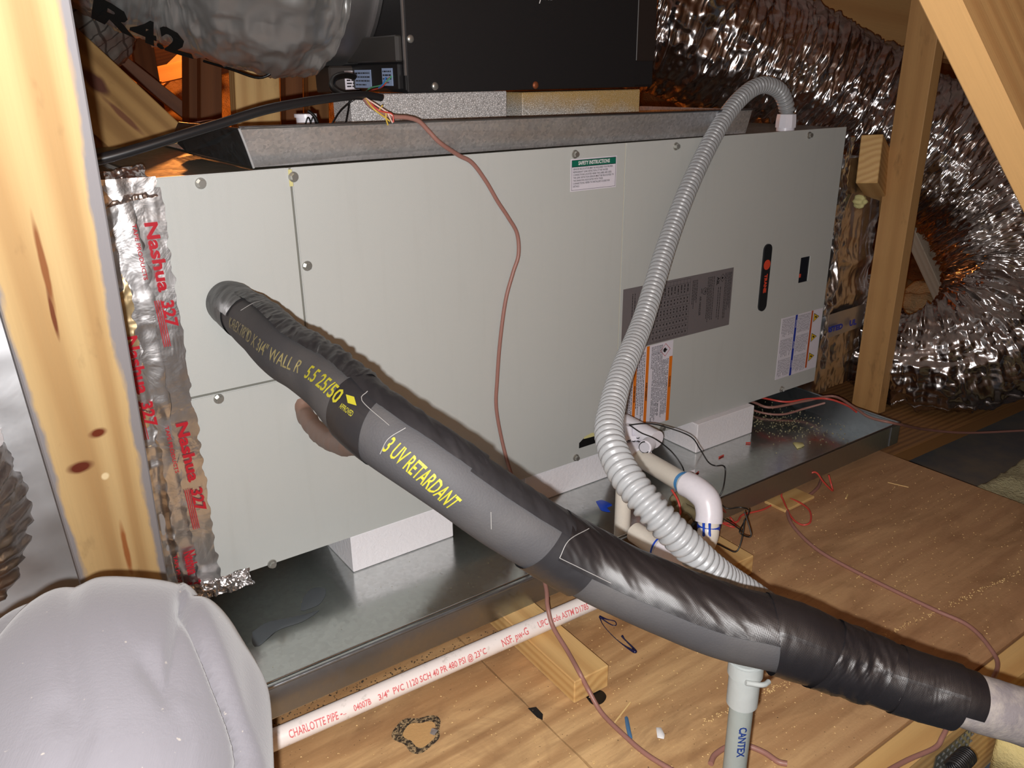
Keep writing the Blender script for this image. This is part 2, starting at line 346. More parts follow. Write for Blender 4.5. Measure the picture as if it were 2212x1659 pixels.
    M['label']=plain('white_label_paper',(222,218,228),.4); M['label_grey']=plain('grey_plate',(122,116,118),.35,.2); M['green']=plain('green_label_print',(18,104,84),.4); M['orange']=plain('orange_label_print',(224,120,28),.4)
    M['rust_orange']=plain('dark_orange_print',(186,82,30),.4); M['blue']=plain('blue_label_print',(26,52,160),.4); M['warn_yellow']=plain('yellow_sign_print',(222,184,40),.4); M['badge']=plain('black_badge_plastic',(26,28,32),.4); M['badge_red']=plain('red_badge_print',(214,74,50),.4)
    M['screw']=plain('zinc_screw',(190,190,184),.3,.8); M['hole']=plain('dark_recess',(12,12,14),.5)
    M['seam']=plain('seam_groove',(112,112,104),.6)
    M['wood']=wood('pale_pine',(214,176,116),(170,118,62),24,.05,.7,dirt=.3)
    M['wood_post']=wood('brown_pine',(190,146,92),(150,104,60),9,.04,.45,dirt=.45)
    M['wood_brace']=wood('orange_fir',(192,150,96),(164,112,62),13,.035,.6,dirt=.12)
    M['wood_dk']=wood('aged_lumber',(150,108,62),(92,58,30),22,.05,.9,dirt=.5)
    M['wood_web']=wood('rough_web_lumber',(130,84,50),(84,48,26),22,.05,.6,dirt=.3)
    M['wood_board']=wood('stained_board',(176,140,88),(120,84,46),30,.05,.9,knots=((.01,0,-.03,.014,.05,(92,56,44)),(-.0,0,.05,.006,.06,(120,80,56))),dirt=.3)
    M['wood_mold']=wood('mouldy_board',(190,176,156),(140,116,92),20,.06,.4,dirt=.7)
    t=NT('plywood'); v=t.geo((1,1,1)); vw=t.geo((.22,1,1),(.3,.2,0)); n1=t.noise(vw,3.2,4,.55,.5)
    wv=t.wave(vw,4.5,22,3,.8,'BANDS','Y'); wl=t.ramp(wv,[(.5,0.),(.9,1.)])
    c=t.mix(t.ramp(n1,[(.38,0.),(.66,1.)]),lin((222,186,134)),lin((176,134,90)))
    c=t.mix(t.math('MULTIPLY',wl,.42),c,lin((140,98,60)))
    c=t.mix(t.math('MULTIPLY',t.noise(t.geo((.12,1,1)),160,3,.7),.5),c,lin((146,104,62)))
    sx=t.n('ShaderNodeSeparateXYZ'); t.l(v,sx.inputs[0]); 
    age=t.ramp(t.math('ADD',sx.outputs[0],t.math('MULTIPLY',t.math('SUBTRACT',t.noise(t.geo((.5,1,1)),4,4,.6),.5),1.1)),[(.35,0.),(.95,1.)]); c=t.mix(t.math('MULTIPLY',age,.6),c,lin((168,128,96)))
    sp=t.ramp(t.noise(v,190,3,.7),[(.66,0.),(.74,1.)]); c=t.mix(t.math('MULTIPLY',sp,.6),c,lin((226,190,140)))
    sp=t.ramp(t.noise(t.geo((1,1,1),(3,1,2)),230,2,.6),[(.70,0.),(.76,1.)]); c=t.mix(t.math('MULTIPLY',sp,.8),c,lin((50,34,22)))
    st=t.ramp(t.noise(t.geo((.5,1,1),(1.3,.4,0)),9,6,.68,.8),[(.50,0.),(.70,1.)]); c=t.mix(t.math('MULTIPLY',st,.55),c,lin((116,82,54)))
    kn=t.ramp(t.vor(t.geo((.6,1,1),(.12,.35,0)),4.2),[(.03,1.),(.10,0.)]); c=t.mix(t.math('MULTIPLY',kn,.6),c,lin((96,64,38)))
    gr=t.ramp(t.noise(t.geo((.10,1,1),(0,2,0)),60,4,.7),[(.45,0.),(.7,1.)]); c=t.mix(t.math('MULTIPLY',gr,.35),c,lin((120,84,50)))
    t.set(c,.7); t.bump(n1,.2,.004); t.bump(t.noise(v,300,2),.25,.001); M['ply']=t.m
    M['ply_edge']=plain('plywood_edge',(96,68,44),.8)
    t=NT('mineral_wool'); v=t.geo(); n1=t.noise(v,20,5,.7); c=t.mix(n1,lin((206,198,160)),lin((150,142,104))); t.set(c,.95); t.bump(t.noise(v,90,4,.7),1,.01); M['wool']=t.m
    t=NT('yellow_fibreglass'); v=t.geo(); n1=t.noise(v,9,4,.6); c=t.mix(n1,lin((240,224,170)),lin((206,186,112))); t.set(c,.9); t.bump(t.noise(v,50,4,.7),.7,.006); M['yellow']=t.m
    t=NT('blown_fibre'); v=t.geo(); n1=t.noise(v,14,5,.7); c=t.mix(n1,lin((200,160,110)),lin((140,100,62))); t.set(c,.95); t.bump(t.noise(v,30,5,.75),1,.03); M['blown']=t.m
    t=NT('dark_duct_board'); v=t.geo(); n1=t.ramp(t.noise(v,6,5,.65),[(.4,0.),(.75,1.)]); c=t.mix(n1,lin((92,92,94)),lin((130,118,98))); t.set(c,.6); M['board']=t.m
    t=NT('grey_knit'); v=t.coord('UV'); f=t.noise(v,900,2,.6); f2=t.noise(t.coord('UV',(1,.3,1)),700,2,.6); g=t.noise(v,30,4,.6); c=t.mix(t.math('MULTIPLY',f2,.2),lin((101,99,104)),lin((82,80,85)))
    sp=t.ramp(t.noise(t.geo(),160,2,.5),[(.73,0.),(.77,1.)]); c=t.mix(t.math('MULTIPLY',sp,.5),c,lin((160,152,140)))
    t.set(c,.95); t.b.inputs['Sheen Weight'].default_value=.25; t.bump(t.math('ADD',f,f2),.35,.0006); M['cloth']=t.m
    M['plate']=plain('nail_plate_steel',(150,148,136),.35,.9,.5,.3,90); M['chip']=plain('wood_chip',(222,190,130),.7); M['white']=plain('white_scrap',(226,226,226),.5); M['roof']=wood('roof_decking',(136,96,58),(96,62,36),12,.1,.6,dirt=.4)
    M['copper']=plain('weathered_sleeve',(134,106,92),.5,0,.5,.4,60); M['yfoam']=plain('yellow_sealant',(206,200,140),.8)
mk_mats()
FZ=-.105   # top of the plywood deck
# ================= structure =================
def structure():
    fl=thing('floor',None,None,(0.3,-.1,FZ),kind='structure')
    xs=[-1.3,.288,1.404]
    for a,b,nm in ((xs[0],xs[1]-.0012,0),(xs[1]+.0012,xs[2],1)):
        # each sheet is a slab with a slightly uneven sawn edge along the joint
        ys=np.linspace(-.695 if nm else -.715,1.3,90); jag=fbm(np.stack([ys*60,ys*0,ys*0+nm],1),2)*.0012
        V=[];Fc=[]
        for i,y in enumerate(ys):
            xa=a+(jag[i] if nm else 0); xb=b+(jag[i] if not nm else 0)
            V+=[(xa,y,FZ),(xb,y,FZ),(xb,y,FZ-.018),(xa,y,FZ-.018)]
        for i in range(len(ys)-1):
            k=4*i; Fc+=[(k,k+1,k+5,k+4),(k+1,k+2,k+6,k+5),(k+2,k+3,k+7,k+6),(k+3,k,k+4,k+7)]
        Fc+=[(0,3,2,1),(4*len(ys)-4,4*len(ys)-3,4*len(ys)-2,4*len(ys)-1)]
        o=mk('plywood_sheet',V,Fc,M['ply'],fl)
    # attic shell: two roof slopes and end walls, decking boards
    def quad(name,a,b,c,d,mat):
        nrm=unit(np.cross(np.array(b)-a,np.array(d)-a)); V=[np.array(p,float) for p in (a,b,c,d)]; V+= [v+nrm*.02 for v in V]
        o=mk(name,V,[(0,1,2,3),(7,6,5,4),(0,4,5,1),(1,5,6,2),(2,6,7,3),(3,7,4,0)],mat); o['kind']='structure'; return o
    quad('ceiling',(-4,-3.2,-.4),(7,-3.2,-.4),(7,1.2,2.9),(-4,1.2,2.9),M['roof'])
    quad('ceiling',(-4,6.5,-.9),(7,6.5,-.9),(7,1.2,2.9),(-4,1.2,2.9),M['roof'])
    for x in (-4,7):
        o=mk('wall_left' if x<0 else 'wall_right',[(x,-3.2,-.9),(x,6.5,-.9),(x,1.2,2.95),(x+.03,-3.2,-.9),(x+.03,6.5,-.9),(x+.03,1.2,2.95)],[(0,1,2),(5,4,3),(0,3,4,1),(1,4,5,2),(2,5,3,0)],M['roof']); o['kind']='structure'
structure()
def bumpy_sheet(name,x0,x1,y0,y1,z,amp,sc,mat,label,cat,kind=None,n=90,ridged=False,thick=.06,zf=None):
    gx,gy=np.meshgrid(np.linspace(x0,x1,n),np.linspace(y0,y1,n),indexing='ij'); p=np.stack([gx.ravel()*sc,gy.ravel()*sc,np.zeros(n*n)+z*10],1)
    h=(ridge(p,4) if ridged else fbm(p,4))*amp; zz=z+h+(0 if zf is None else zf(gx.ravel(),gy.ravel()))
    V=np.stack([gx.ravel(),gy.ravel(),zz],1); B=V.copy(); B[:,2]=B[:,2].min()-thick
    i,j=np.meshgrid(np.arange(n-1),np.arange(n-1),indexing='ij'); Fc=np.stack([i*n+j,(i+1)*n+j,(i+1)*n+j+1,i*n+j+1],-1).reshape(-1,4).tolist()
    # skirt
    e=[k for k in range(n)]; ring=[k for k in range(n)]+[k*n+n-1 for k in range(1,n)]+[(n-1)*n+k for k in range(n-2,-1,-1)]+[k*n for k in range(n-2,0,-1)]
    base=len(V); VB=[B[k] for k in ring]; L=len(ring)
    for a in range(L): b=(a+1)%L; Fc.append((ring[a],ring[b],base+b,base+a))
    Fc.append(tuple(base+k for k in range(L)))
    o=mk(name,np.vstack([V,VB]),Fc,mat,None,True); tag(o,label,cat,None,kind); return o
bumpy_sheet('blown_insulation',-3.8,6.8,1.4,3.92,-.55,.06,5,M['blown'],'lumpy blown insulation covering the attic floor behind the framing','insulation','stuff',130,thick=.02,zf=lambda x,y:np.maximum(0,y-2.7)*1.02)
bumpy_sheet('fibre_insulation',1.43,6.5,-1.6,1.35,-.42,.04,6,M['wool'],'pale fibreglass insulation lying between joists right of the plywood deck','insulation','stuff',110)

# ================= air handler =================
HX,HZ=1.42,.582
def on_face(geo,x,z,mat,name,parent,y=-.0012,rot=False,flip=1):
    """lay a flat 2-D drawing on the front face (x right, z up); rot: reads downwards"""
    V,Fc=geo; V=np.asarray(V,float)
    if rot: W_=np.stack([x+V[:,1],np.full(len(V),y),z-V[:,0]],1)
    else: W_=np.stack([x+V[:,0],np.full(len(V),y),z+V[:,1]],1)
    return mk(name,W_,Fc,mat,parent)
def slab(name,x0,x1,z0,z1,y0,y1,mat,parent,bev=.0): return box(name,(x0,y0,z0),(x1,y1,z1),mat,parent,bev)
def hexscrew(x,z,parent,y=-.002,r=.0065):
    bm=bmesh.new(); bmesh.ops.create_cone(bm,cap_ends=True,segments=6,radius1=r*.8,radius2=r*.74,depth=.005)
    bmesh.ops.translate(bm,verts=bm.verts,vec=(0,0,.0035))
    b2=bmesh.ops.create_cone(bm,cap_ends=True,segments=16,radius1=r*1.12,radius2=r*1.05,depth=.0012)
    bmesh.ops.rotate(bm,verts=bm.verts,cent=(0,0,0),matrix=Matrix.Rotation(math.pi/2,3,'X')@Matrix.Rotation(random.random(),3,'Z'))
    bmesh.ops.translate(bm,verts=bm.verts,vec=(x,y,z)); return fromb('screw',bm,M['screw'],parent)
def lines(x0,x1,y0,y1,n,seed,h=.0009,gap=.25):
    """tiny print that cannot be read: rows of short word-long dashes"""
    r=random.Random(seed); out=[]
    for k in range(n):
        y=y1-(k+.5)*(y1-y0)/n; x=x0
        end=x1-(r.random()*.3*(x1-x0) if k==n-1 or r.random()<.25 else r.random()*.04*(x1-x0))
        while x<end:
            wd=h*(1.2+r.random()*4); xe=min(x+wd,end); out.append(rect_geo(x,y-h/2,xe,y+h/2)); x=xe+h*.8
    return merge(out)
def handler():
    ah=thing('air_handler','long grey painted steel air handler lying sideways in the metal drain pan','air handler',(.71,.28,-.002))
    # sheet steel casing behind the panels
    fromb('casing',boxm((.0,.006,0),(HX-.002,.555,HZ-.004),.002),M['cab'],ah)
    box('top_cover',(.001,.004,HZ-.006),(HX-.002,.556,HZ-.0015),M['top'],ah)
    g=.0016
    # L-shaped centre panel: main + leg to the left below the small panel
    sx,sz,s2=.1735,.291,.781
    V=[(sx+g,HZ-.004),(sx+g,sz-g),(0.0,sz-g),(0.0,0.),(s2-g,0.),(s2-g,HZ-.001),(sx+g,HZ-.001)]; V=[V[0]]+V[1:]
    pts=[(0,0),(s2-g,0),(s2-g,HZ),(sx+g,HZ),(sx+g,sz-g),(0,sz-g)]
    def panel(name,pts,label=None):
        n=len(pts); VV=[(x,-.001,z) for x,z in pts]+[(x,.006,z) for x,z in pts]
        o=mk(name,VV,[tuple(range(n))]+[tuple(n+k for k in range(n))[::-1]]+[(k,n+k,n+(k+1)%n,(k+1)%n) for k in range(n)],M['cab'],ah)
        bm=bmesh.new(); bm.from_mesh(o.data); bmesh.ops.recalc_face_normals(bm,faces=bm.faces[:]); bmesh.ops.bevel(bm,geom=[e for e in bm.edges if all(abs(v.co.y+.001)<1e-5 for v in e.verts)],offset=.0012,segments=2,affect='EDGES'); bm.to_mesh(o.data); bm.free()
        if label: o['label']=label
        return o
    p_mid=panel('access_panel',pts)
    p_ul=panel('access_panel',[(0,sz+g),(sx-g,sz+g),(sx-g,HZ),(0,HZ)],'small square panel at the upper left of the casing')
    x0,x1,z0,z1=1.313,1.347,.2545,.3115
    # right panel with a cut-out: four-piece border around the viewing hole as one mesh
    o=[(s2+g,0),(HX,0),(HX,HZ),(s2+g,HZ)]; i=[(x0,z0),(x1,z0),(x1,z1),(x0,z1)]
    VV=[(x,-.001,z) for x,z in o+i]+[(x,.006,z) for x,z in o+i]
    FF=[(k,(k+1)%4,4+(k+1)%4,4+k) for k in range(4)]+[(8+(k+1)%4,8+k,12+k,12+(k+1)%4) for k in range(4)]+[(k,8+k,8+(k+1)%4,(k+1)%4) for k in range(4)]+[(4+(k+1)%4,12+(k+1)%4,12+k,4+k) for k in range(4)]
    p_r=mk('access_panel',VV,FF,M['cab'],ah); p_r['label']='end panel carrying the rating plate and badge'
    box('sight_window',(x0-.001,.0012,z0-.001),(x1+.001,.0052,z1+.001),plain('smoked_window',(16,14,22),.08),ah)['label']='dark rectangular sight window'
    box('indicator',(x0+.001,.0,z0+.012),(x0+.008,.0015,z0+.020),M['badge_red'],ah)
    # dark shadow gaps between panels are real: gasket strips behind them
    box('gasket',(sx-.004,.003,sz),(sx+.004,.0058,HZ),M['seam'],ah); box('gasket',(0,.003,sz-.004),(sx,.0058,sz+.004),M['seam'],ah); box('gasket',(s2-.003,.002,0),(s2+.003,.0058,HZ),plain('pale_gasket',(186,182,166),.6),ah)
    box('sealant_dab',(sx-.003,-.0018,HZ-.024),(sx+.002,.002,HZ-.002),M['yfoam'],ah)
    for px,py in ((433,396),(633,382),(663,574),(472,861),(587,1217),(1241,333),(1459,316),(1747,292),(1243,988),(1687,840),(1429,924)):
        q=PY(px,py,0); hexscrew(q[0],q[2],ah)
    # punched knock-out near the drain, with a torn sticker edge
    q0=PY(1250,966,0); q1=PY(1303,936,0)
    g_=np.array([[q0[0],q0[2]-.002],[q0[0]+.062,q0[2]-.002],[q0[0]+.064,q0[2]+.012],[q0[0]+.055,q0[2]+.0165],[q0[0]+.012,q0[2]+.0165],[q0[0],q0[2]+.009]])
    mk('knockout_opening',[(x,-.0014,z) for x,z in g_]+[(x,.003,z) for x,z in g_],[tuple(range(6)),tuple(range(6,12))[::-1]]+[(k,6+k,6+(k+1)%6,(k+1)%6) for k in range(6)],M['hole'],ah)
    mk('torn_sticker',[(q0[0]+.01,-.002,q0[2]+.015),(q0[0]+.06,-.002,q0[2]+.0125),(q0[0]+.064,-.002,q0[2]+.021),(q0[0]+.05,-.002,q0[2]+.019),(q0[0]+.03,-.002,q0[2]+.0225),(q0[0]+.012,-.002,q0[2]+.019)],[(0,1,2,3,4,5)],M['yfoam'],ah)
    # --- safety label
    L=slab('safety_label',.657,.759,.5095,.5625,-.0016,-.001,M['label'],ah); 
    on_face(merge([rect_geo(.0018,.0505,.1002,.0512),rect_geo(.0018,.0018,.1002,.0023),rect_geo(.0018,.0018,.0024,.051),rect_geo(.0996,.0018,.1002,.051)]),.657,.5095,M['black_ink'],'border',L,-.0018)
    on_face(rect_geo(.0024,.0405,.0996,.0505),.657,.5095,M['green'],'header_band',L,-.0018)
    on_face(rect_geo(.0024,.0396,.0996,.0405),.657,.5095,M['black_ink'],'rule',L,-.0019)
    on_face(fit(text_geo('SAFETY INSTRUCTIONS',.0085,'LEFT',.0003),.016,.086),.657,.5095+.0455,M['white_ink'],'lettering',L,-.002)
    rows=['SENSOR RELOCATION MAY BE REQUIRED FOR PROPER','REFRIGERANT LEAK DETECTION. IF THE WATER','CONNECTIONS LOCATED NEAR THIS LABEL ARE USED,','THE LEAK DETECTION SENSOR MUST BE RELOCATED TO','THE DRAIN PAN ASSOCIATED WITH THESE',"CONNECTIONS. REFER TO INSTALLER'S GUIDE FOR",'DETAILS.']
    wd=[.088,.077,.086,.091,.066,.082,.014]
    gs=[]
    for k,(r_,w_) in enumerate(zip(rows,wd)):
        v,f=fit(text_geo(r_,.0042,'LEFT',.00004),.005,.005+w_); v[:,1]+=.0362-k*.0047; gs.append((v,f))
    on_face(merge(gs),.657,.5095,M['black_ink'],'lettering',L,-.002)
    # --- rating plate (reads downwards, top edge towards the right)
    R=slab('rating_plate',.787,1.091,.199,.321,-.0016,-.001,M['label_grey'],ah)
    gs=[]; H=.122  # drawing space: u down (0..H), v to the right (0..W)
    def T(s,u,v,size,w=None,b=0.0):
        vv,ff=text_geo(s,size,'LEFT',b); 
        if w: vv,ff=fit((vv,ff),0,w)
        vv[:,0]+=u; vv[:,1]+=v; gs.append((vv,ff))
    T('AIR HANDLER',.046,.210,.0075,.040,.0001)
    T('A2L',.014,.2585,.0095,None,.0004); T('UL',.034,.223,.006,None,.0003); T('LISTED',.030,.212,.0035,None,.0001)
    for (cu,cv,r_) in ((.037,.222,.0062),):
        a=np.linspace(0,2*math.pi,25)[:-1]; ri=np.stack([cu+np.cos(a)*r_,cv+np.sin(a)*r_,a*0],1); ro=np.stack([cu+np.cos(a)*r_*1.14,cv+np.sin(a)*r_*1.14,a*0],1); gs.append((np.vstack([ri,ro]),[[k,(k+1)%24,24+(k+1)%24,24+k] for k in range(24)]))
    def diamond(cu,cv,r_,t_):
        i_=np.array([[cu+r_,cv,0],[cu,cv+r_,0],[cu-r_,cv,0],[cu,cv-r_,0]]); o_=np.array([[cu+r_+t_,cv,0],[cu,cv+r_+t_,0],[cu-r_-t_,cv,0],[cu,cv-r_-t_,0]]); return np.vstack([i_,o_]),[[k,(k+1)%4,4+(k+1)%4,4+k] for k in range(4)]
    def flame(cu,cv,s):
        p=np.array([(0,-1),(.6,-.8),(.85,-.2),(.7,.35),(.45,.05),(.35,.6),(0,1.1),(-.05,.45),(-.35,.75),(-.45,.1),(-.8,.25),(-.8,-.3),(-.5,-.85)])*s; return np.stack([p[:,0]+cu,p[:,1]+cv,p[:,0]*0],1),[list(range(len(p)))]
    gs.append(diamond(.017,.272,.0075,.0011)); gs.append(flame(.017,.272,.003))
    # table grid: columns along v, rows along u
    for u in (.004,.012,.036,.055,.071,.082,.094,.106,.118): gs.append(rect_geo(u-.0002,.075,u+.0002,.178))
    for v in np.linspace(.075,.178,12): gs.append(rect_geo(.004,v-.00018,.118,v+.00018))
    for k,v in enumerate(np.linspace(.082,.172,11)):
        gs.append(lines(.014,.034,v-.002,v+.002,1,k,.0022)); 
        for u in (.040,.047,.058,.064,.074,.085,.097,.109): gs.append(lines(u,u+.0045,v-.002,v+.002,1,k*9+int(u*1000),.0022))
    for v in (.024,.030): gs.append(lines(.012,.092,v-.002,v+.002,1,int(v*1e4),.0015))
    for v in (.055,.060,.065): gs.append(lines(.01,.06,v-.002,v+.002,1,int(v*1e4),.0015))
    for v in (.186,.190,.194,.198): gs.append(lines(.010,.075-(v-.186)*1.5,v-.0018,v+.0018,1,int(v*1e4),.0014))
    for v in (.230,.234,.238,.242,.247): gs.append(lines(.010,.11,v-.0018,v+.0018,1,int(v*1e4),.0014))
    for v in (.262,.268,.281,.285,.290,.294,.298): gs.append(lines(.035 if v<.27 else .008,.118-.02*(v>.29),v-.0018,v+.0018,1,int(v*1e4),.0014))
    g_=merge(gs); on_face(g_,.787,.321-.0,M['black_ink'],'lettering',R,-.002,rot=True)
    # --- warning label, three languages
    Wl=slab('warning_label',.788,.9275,.024,.197,-.0016,-.001,M['label'],ah)
    def Wx(geo,mat,nm,y=-.0021): return on_face(geo,.788,.197,mat,nm,Wl,y,rot=True)
    W_=.1395; Hh=.173
    Wx(merge([rect_geo(.033,.1305,Hh,.1395)]),M['orange'],'warning_band',-.0019)
    Wx(rect_geo(.0,.0665,Hh,.0745),M['orange'],'warning_band',-.0019); Wx(rect_geo(.04,.0345,Hh,.0425),M['orange'],'warning_band',-.0019)
    Wx(diamond(.0165,.118,.0125,.0013),M['red_ink'],'hazard_diamond'); Wx(flame(.0165,.118,.006),M['black_ink'],'flame_symbol')
    gs=[]
    def T2(s,u,v,size,w,b=.0): 
        vv,ff=fit(text_geo(s,size,'LEFT',b),0,w); vv[:,0]+=u; vv[:,1]+=v; gs.append((vv,ff))
    T2('WARNING',.075,.135,.0062,.024,.0002); T2('AVERTISSEMENT',.075,.0703,.0058,.040,.0002); T2('ADVERTENCIA',.075,.0385,.0058,.036,.0002)
    for k,(s,u,wd) in enumerate([('RISK OF FIRE. FLAMMABLE REFRIGERANT',.036,.118),('USED. TO BE REPAIRED ONLY BY TRAINED',.036,.120),('SERVICE PERSONNEL. DO NOT PUNCTURE',.036,.118),('REFRIGERANT TUBING. DISPOSE OF PROPERLY',.036,.125),('IN ACCORDANCE WITH FEDERAL OR LOCAL',.004,.120),('REGULATIONS. SEE INSTALLERS GUIDE FOR MINIMUM',.004,.150),('ROOM AREA. AUXILIARY DEVICES WHICH MAY BE A',.004,.148),('POTENTIAL IGNITION SOURCE SHALL NOT BE INSTALLED',.004,.160),('IN THE DUCTWORK, OTHER THAN AUXILIARY DEVICES',.004,.152),('LISTED FOR USE WITH THE SPECIFIC APPLIANCE. SEE',.004,.160),('INSTRUCTIONS',.004,.045)]):
        T2(s,u,.1265-k*.0045,.0046,wd,.00008)
    for k in range(5): gs.append(lines(.01,.168,.062-k*.0045-.002,.062-k*.0045+.002,1,k+50,.0016))
    for k in range(7): gs.append(lines(.05,.168,.031-k*.0042-.002,.031-k*.0042+.002,1,k+80,.0016))
    Wx(merge(gs),M['black_ink'],'lettering',-.0023)
    # --- notice label at the lower right corner
    N_=slab('notice_label',1.268,1.417,.0355,.181,-.0016,-.001,M['label'],ah)
    def Nx(geo,mat,nm,y=-.0021): return on_face(geo,1.268,.181,mat,nm,N_,y,rot=True)
    Nx(rect_geo(0,.049,.1455,.0565),M['blue'],'notice_band',-.0019); Nx(rect_geo(0,.107,.139,.1135),M['rust_orange'],'danger_band',-.0019)
    for k,u in enumerate((.018,.066,.114)):
        t_=np.array([[u-.011,.117,0],[u+.011,.117,0],[u,.138,0]]); Nx((t_,[[0,1,2]]),M['black_ink'],'danger_triangle',-.0019)
        t2=np.array([[u-.009,.1182,0],[u+.009,.1182,0],[u,.1355,0]]); Nx((t2,[[0,1,2]]),M['warn_yellow'],'danger_triangle',-.0021)
        z_=np.array([(-.003,.122),(.001,.1215),(.0005,.125),(.003,.1255),(-.0005,.132),(-.0004,.127),(-.003,.1265)]); Nx((np.stack([z_[:,0]+u,z_[:,1],z_[:,0]*0],1),[list(range(7))]),M['black_ink'],'symbol',-.0023)
    gs=[]
    for c_,(v0,v1,n) in enumerate(((.003,.046,9),(.059,.104,10))):
        for r_ in range(3): gs.append(lines(.003+r_*.048,.045+r_*.048,v0,v1,n,c_*7+r_,.0016))
    Nx(merge(gs),plain('grey_small_print',(120,118,124),.6),'lettering',-.0022)
    gs=[]
    for s,u in (('NOTICE',.012),('AVIS',.062),('AVISO',.108)):
        vv,ff=fit(text_geo(s,.005,'LEFT',.0001),0,.018); vv[:,0]+=u; vv[:,1]+=.0528; gs.append((vv,ff))
    Nx(merge(gs),M['white_ink'],'lettering',-.0023)
    # --- badge
    a=np.linspace(0,math.pi,13); r_=.0125; cx=1.193; zt,zb=.3445,.224
    out=[(cx+math.cos(t)*r_,zt+math.sin(t)*r_) for t in a]+[(cx-math.cos(t)*r_,zb-math.sin(t)*r_) for t in a]; n=len(out)
    B=mk('badge',[(x,-.0045,z) for x,z in out]+[(x,-.001,z) for x,z in out],[tuple(range(n))[::-1]]+[(k,(k+1)%n,n+(k+1)%n,n+k) for k in range(n)],M['badge'],ah)
    a=np.linspace(0,2*math.pi,25)[:-1]; on_face((np.stack([np.cos(a)*.0108,np.sin(a)*.0108,a*0],1),[list(range(24))]),cx,.313,M['badge_red'],'emblem',B,-.0048)
    vv,ff=fit(text_geo('TRANE',.012,'LEFT',.0008),0,.041); on_face((vv,ff),cx,.293,M['badge_red'],'lettering',B,-.0048,rot=True)
    return ah
handler()

# ================= lower drain pan with foam blocks =================
def sheetwall(name,a,b,h0,h1,t,mat,parent,flare=0): 
    pass
def lower_pan():
    p=thing('drain_pan','wide shallow galvanised metal drain pan with debris beneath the air handler','drain pan',(.66,.15,-.0685))
    x0,x1,y0,y1=-.10,1.392,-.2395,.62; zb,zt=-.0675,-.020
    box('pan_floor',(x0,y0,zb-.001),(x1,y1,zb),M['pan'],p)
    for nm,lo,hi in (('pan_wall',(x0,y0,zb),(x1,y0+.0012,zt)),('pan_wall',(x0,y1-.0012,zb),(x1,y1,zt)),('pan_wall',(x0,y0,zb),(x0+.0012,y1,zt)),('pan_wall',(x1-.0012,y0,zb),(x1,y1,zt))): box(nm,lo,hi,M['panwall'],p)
    # rolled hem along the top edges
    for a,b in (((x0,y0,zt),(x1,y0,zt)),((x1,y0,zt),(x1,y1,zt)),((x0,y0,zt),(x0,y1,zt))):
        tube('rolled_hem',[a,((np.array(a)+b)/2),b],.0026,M['panwall'],p,n=12,m=8)
    # folded seam ridge inside, parallel to the front
    tube('rolled_hem',[(x0,y0+.011,zt-.001),(.3,y0+.011,zt-.001),(.62,y0+.010,zt-.001)],.0018,M['pan'],p,n=10,m=8)
    box('corner_tab',(x1-.03,y0-.0015,zb),(x1+.0015,y0+.0005,zt-.003),M['panwall'],p)
    return p
lower_pan()
def foamblock(x0,x1,y0,y1,z0,z1,mat,label,group,taper=0):
    bm=boxm((x0,y0,z0),(x1,y1,z1),.0015); 
    o=fromb('foam_block',bm,mat); tag(o,label,'foam block',group); return o
foamblock(.213,.405,.0005,.30,-.0670,-.0005,M['foam'],'white foam block under the left part of the air handler, behind the black pipe','foam blocks under the air handler')
foamblock(.570,.800,.0105,.30,-.0670,-.0005,M['foam'],'white foam block under the air handler middle, left of the white drain fitting','foam blocks under the air handler')
foamblock(1.0,1.182,-.018,.30,-.0670,-.0005,M['foam'],'white foam block under the right end of the air handler by the red wires','foam blocks under the air handler')

# ================= upper pan, foam pads and the black dehumidifier =================
def upper_pan():
    zb,zt=.5835,.632
    p=thing('upper_drain_pan','galvanised drain pan with spangled side resting on top of the air handler','drain pan',(.6,.3,zb))
    box('pan_floor',(.135,.022,zb),(1.10,.52,zb+.001),M['pan2'],p)
    # front wall leans out a little; left wall torn at its far end
    def wall(name,pts,th=(0,.0012,0),mat=M['pan2']):
        V=[np.array(q,float) for q in pts]; V+= [v+np.array(th) for v in V]; n=len(pts)
        return mk(name,V,[tuple(range(n)),tuple(range(n,2*n))[::-1]]+[(k,n+k,n+(k+1)%n,(k+1)%n) for k in range(n)],mat,p)
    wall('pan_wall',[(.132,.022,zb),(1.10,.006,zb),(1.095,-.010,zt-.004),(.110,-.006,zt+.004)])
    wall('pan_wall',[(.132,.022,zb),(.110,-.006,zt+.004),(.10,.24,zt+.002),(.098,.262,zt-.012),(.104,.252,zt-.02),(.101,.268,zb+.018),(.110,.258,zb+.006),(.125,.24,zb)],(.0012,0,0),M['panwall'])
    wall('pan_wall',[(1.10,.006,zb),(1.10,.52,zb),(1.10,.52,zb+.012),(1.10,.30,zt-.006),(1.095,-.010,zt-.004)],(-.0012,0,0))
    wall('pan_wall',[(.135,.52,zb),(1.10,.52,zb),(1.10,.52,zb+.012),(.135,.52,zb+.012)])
    tube('rolled_hem',[(.110,-.006,zt+.004),(.6,-.008,zt),(1.095,-.010,zt-.004)],.002,M['panwall'],p,n=14,m=8)
    tube('corner_seam',[(.132,.0205,zb),(.121,.006,.61),(.110,-.007,zt+.003)],.0018,plain('seam_sealant',(176,176,176),.5),p,n=10,m=8)
upper_pan()
foamblock(.316,.600,.10,.165,.585,.6695,M['eps'],'grey-white bead foam pad under the left half of the black dehumidifier','foam pads under the dehumidifier')
foamblock(.632,.905,.10,.165,.585,.6665,M['eps2'],'bead foam pad with yellow-brown water stain under the black dehumidifier','foam pads under the dehumidifier')
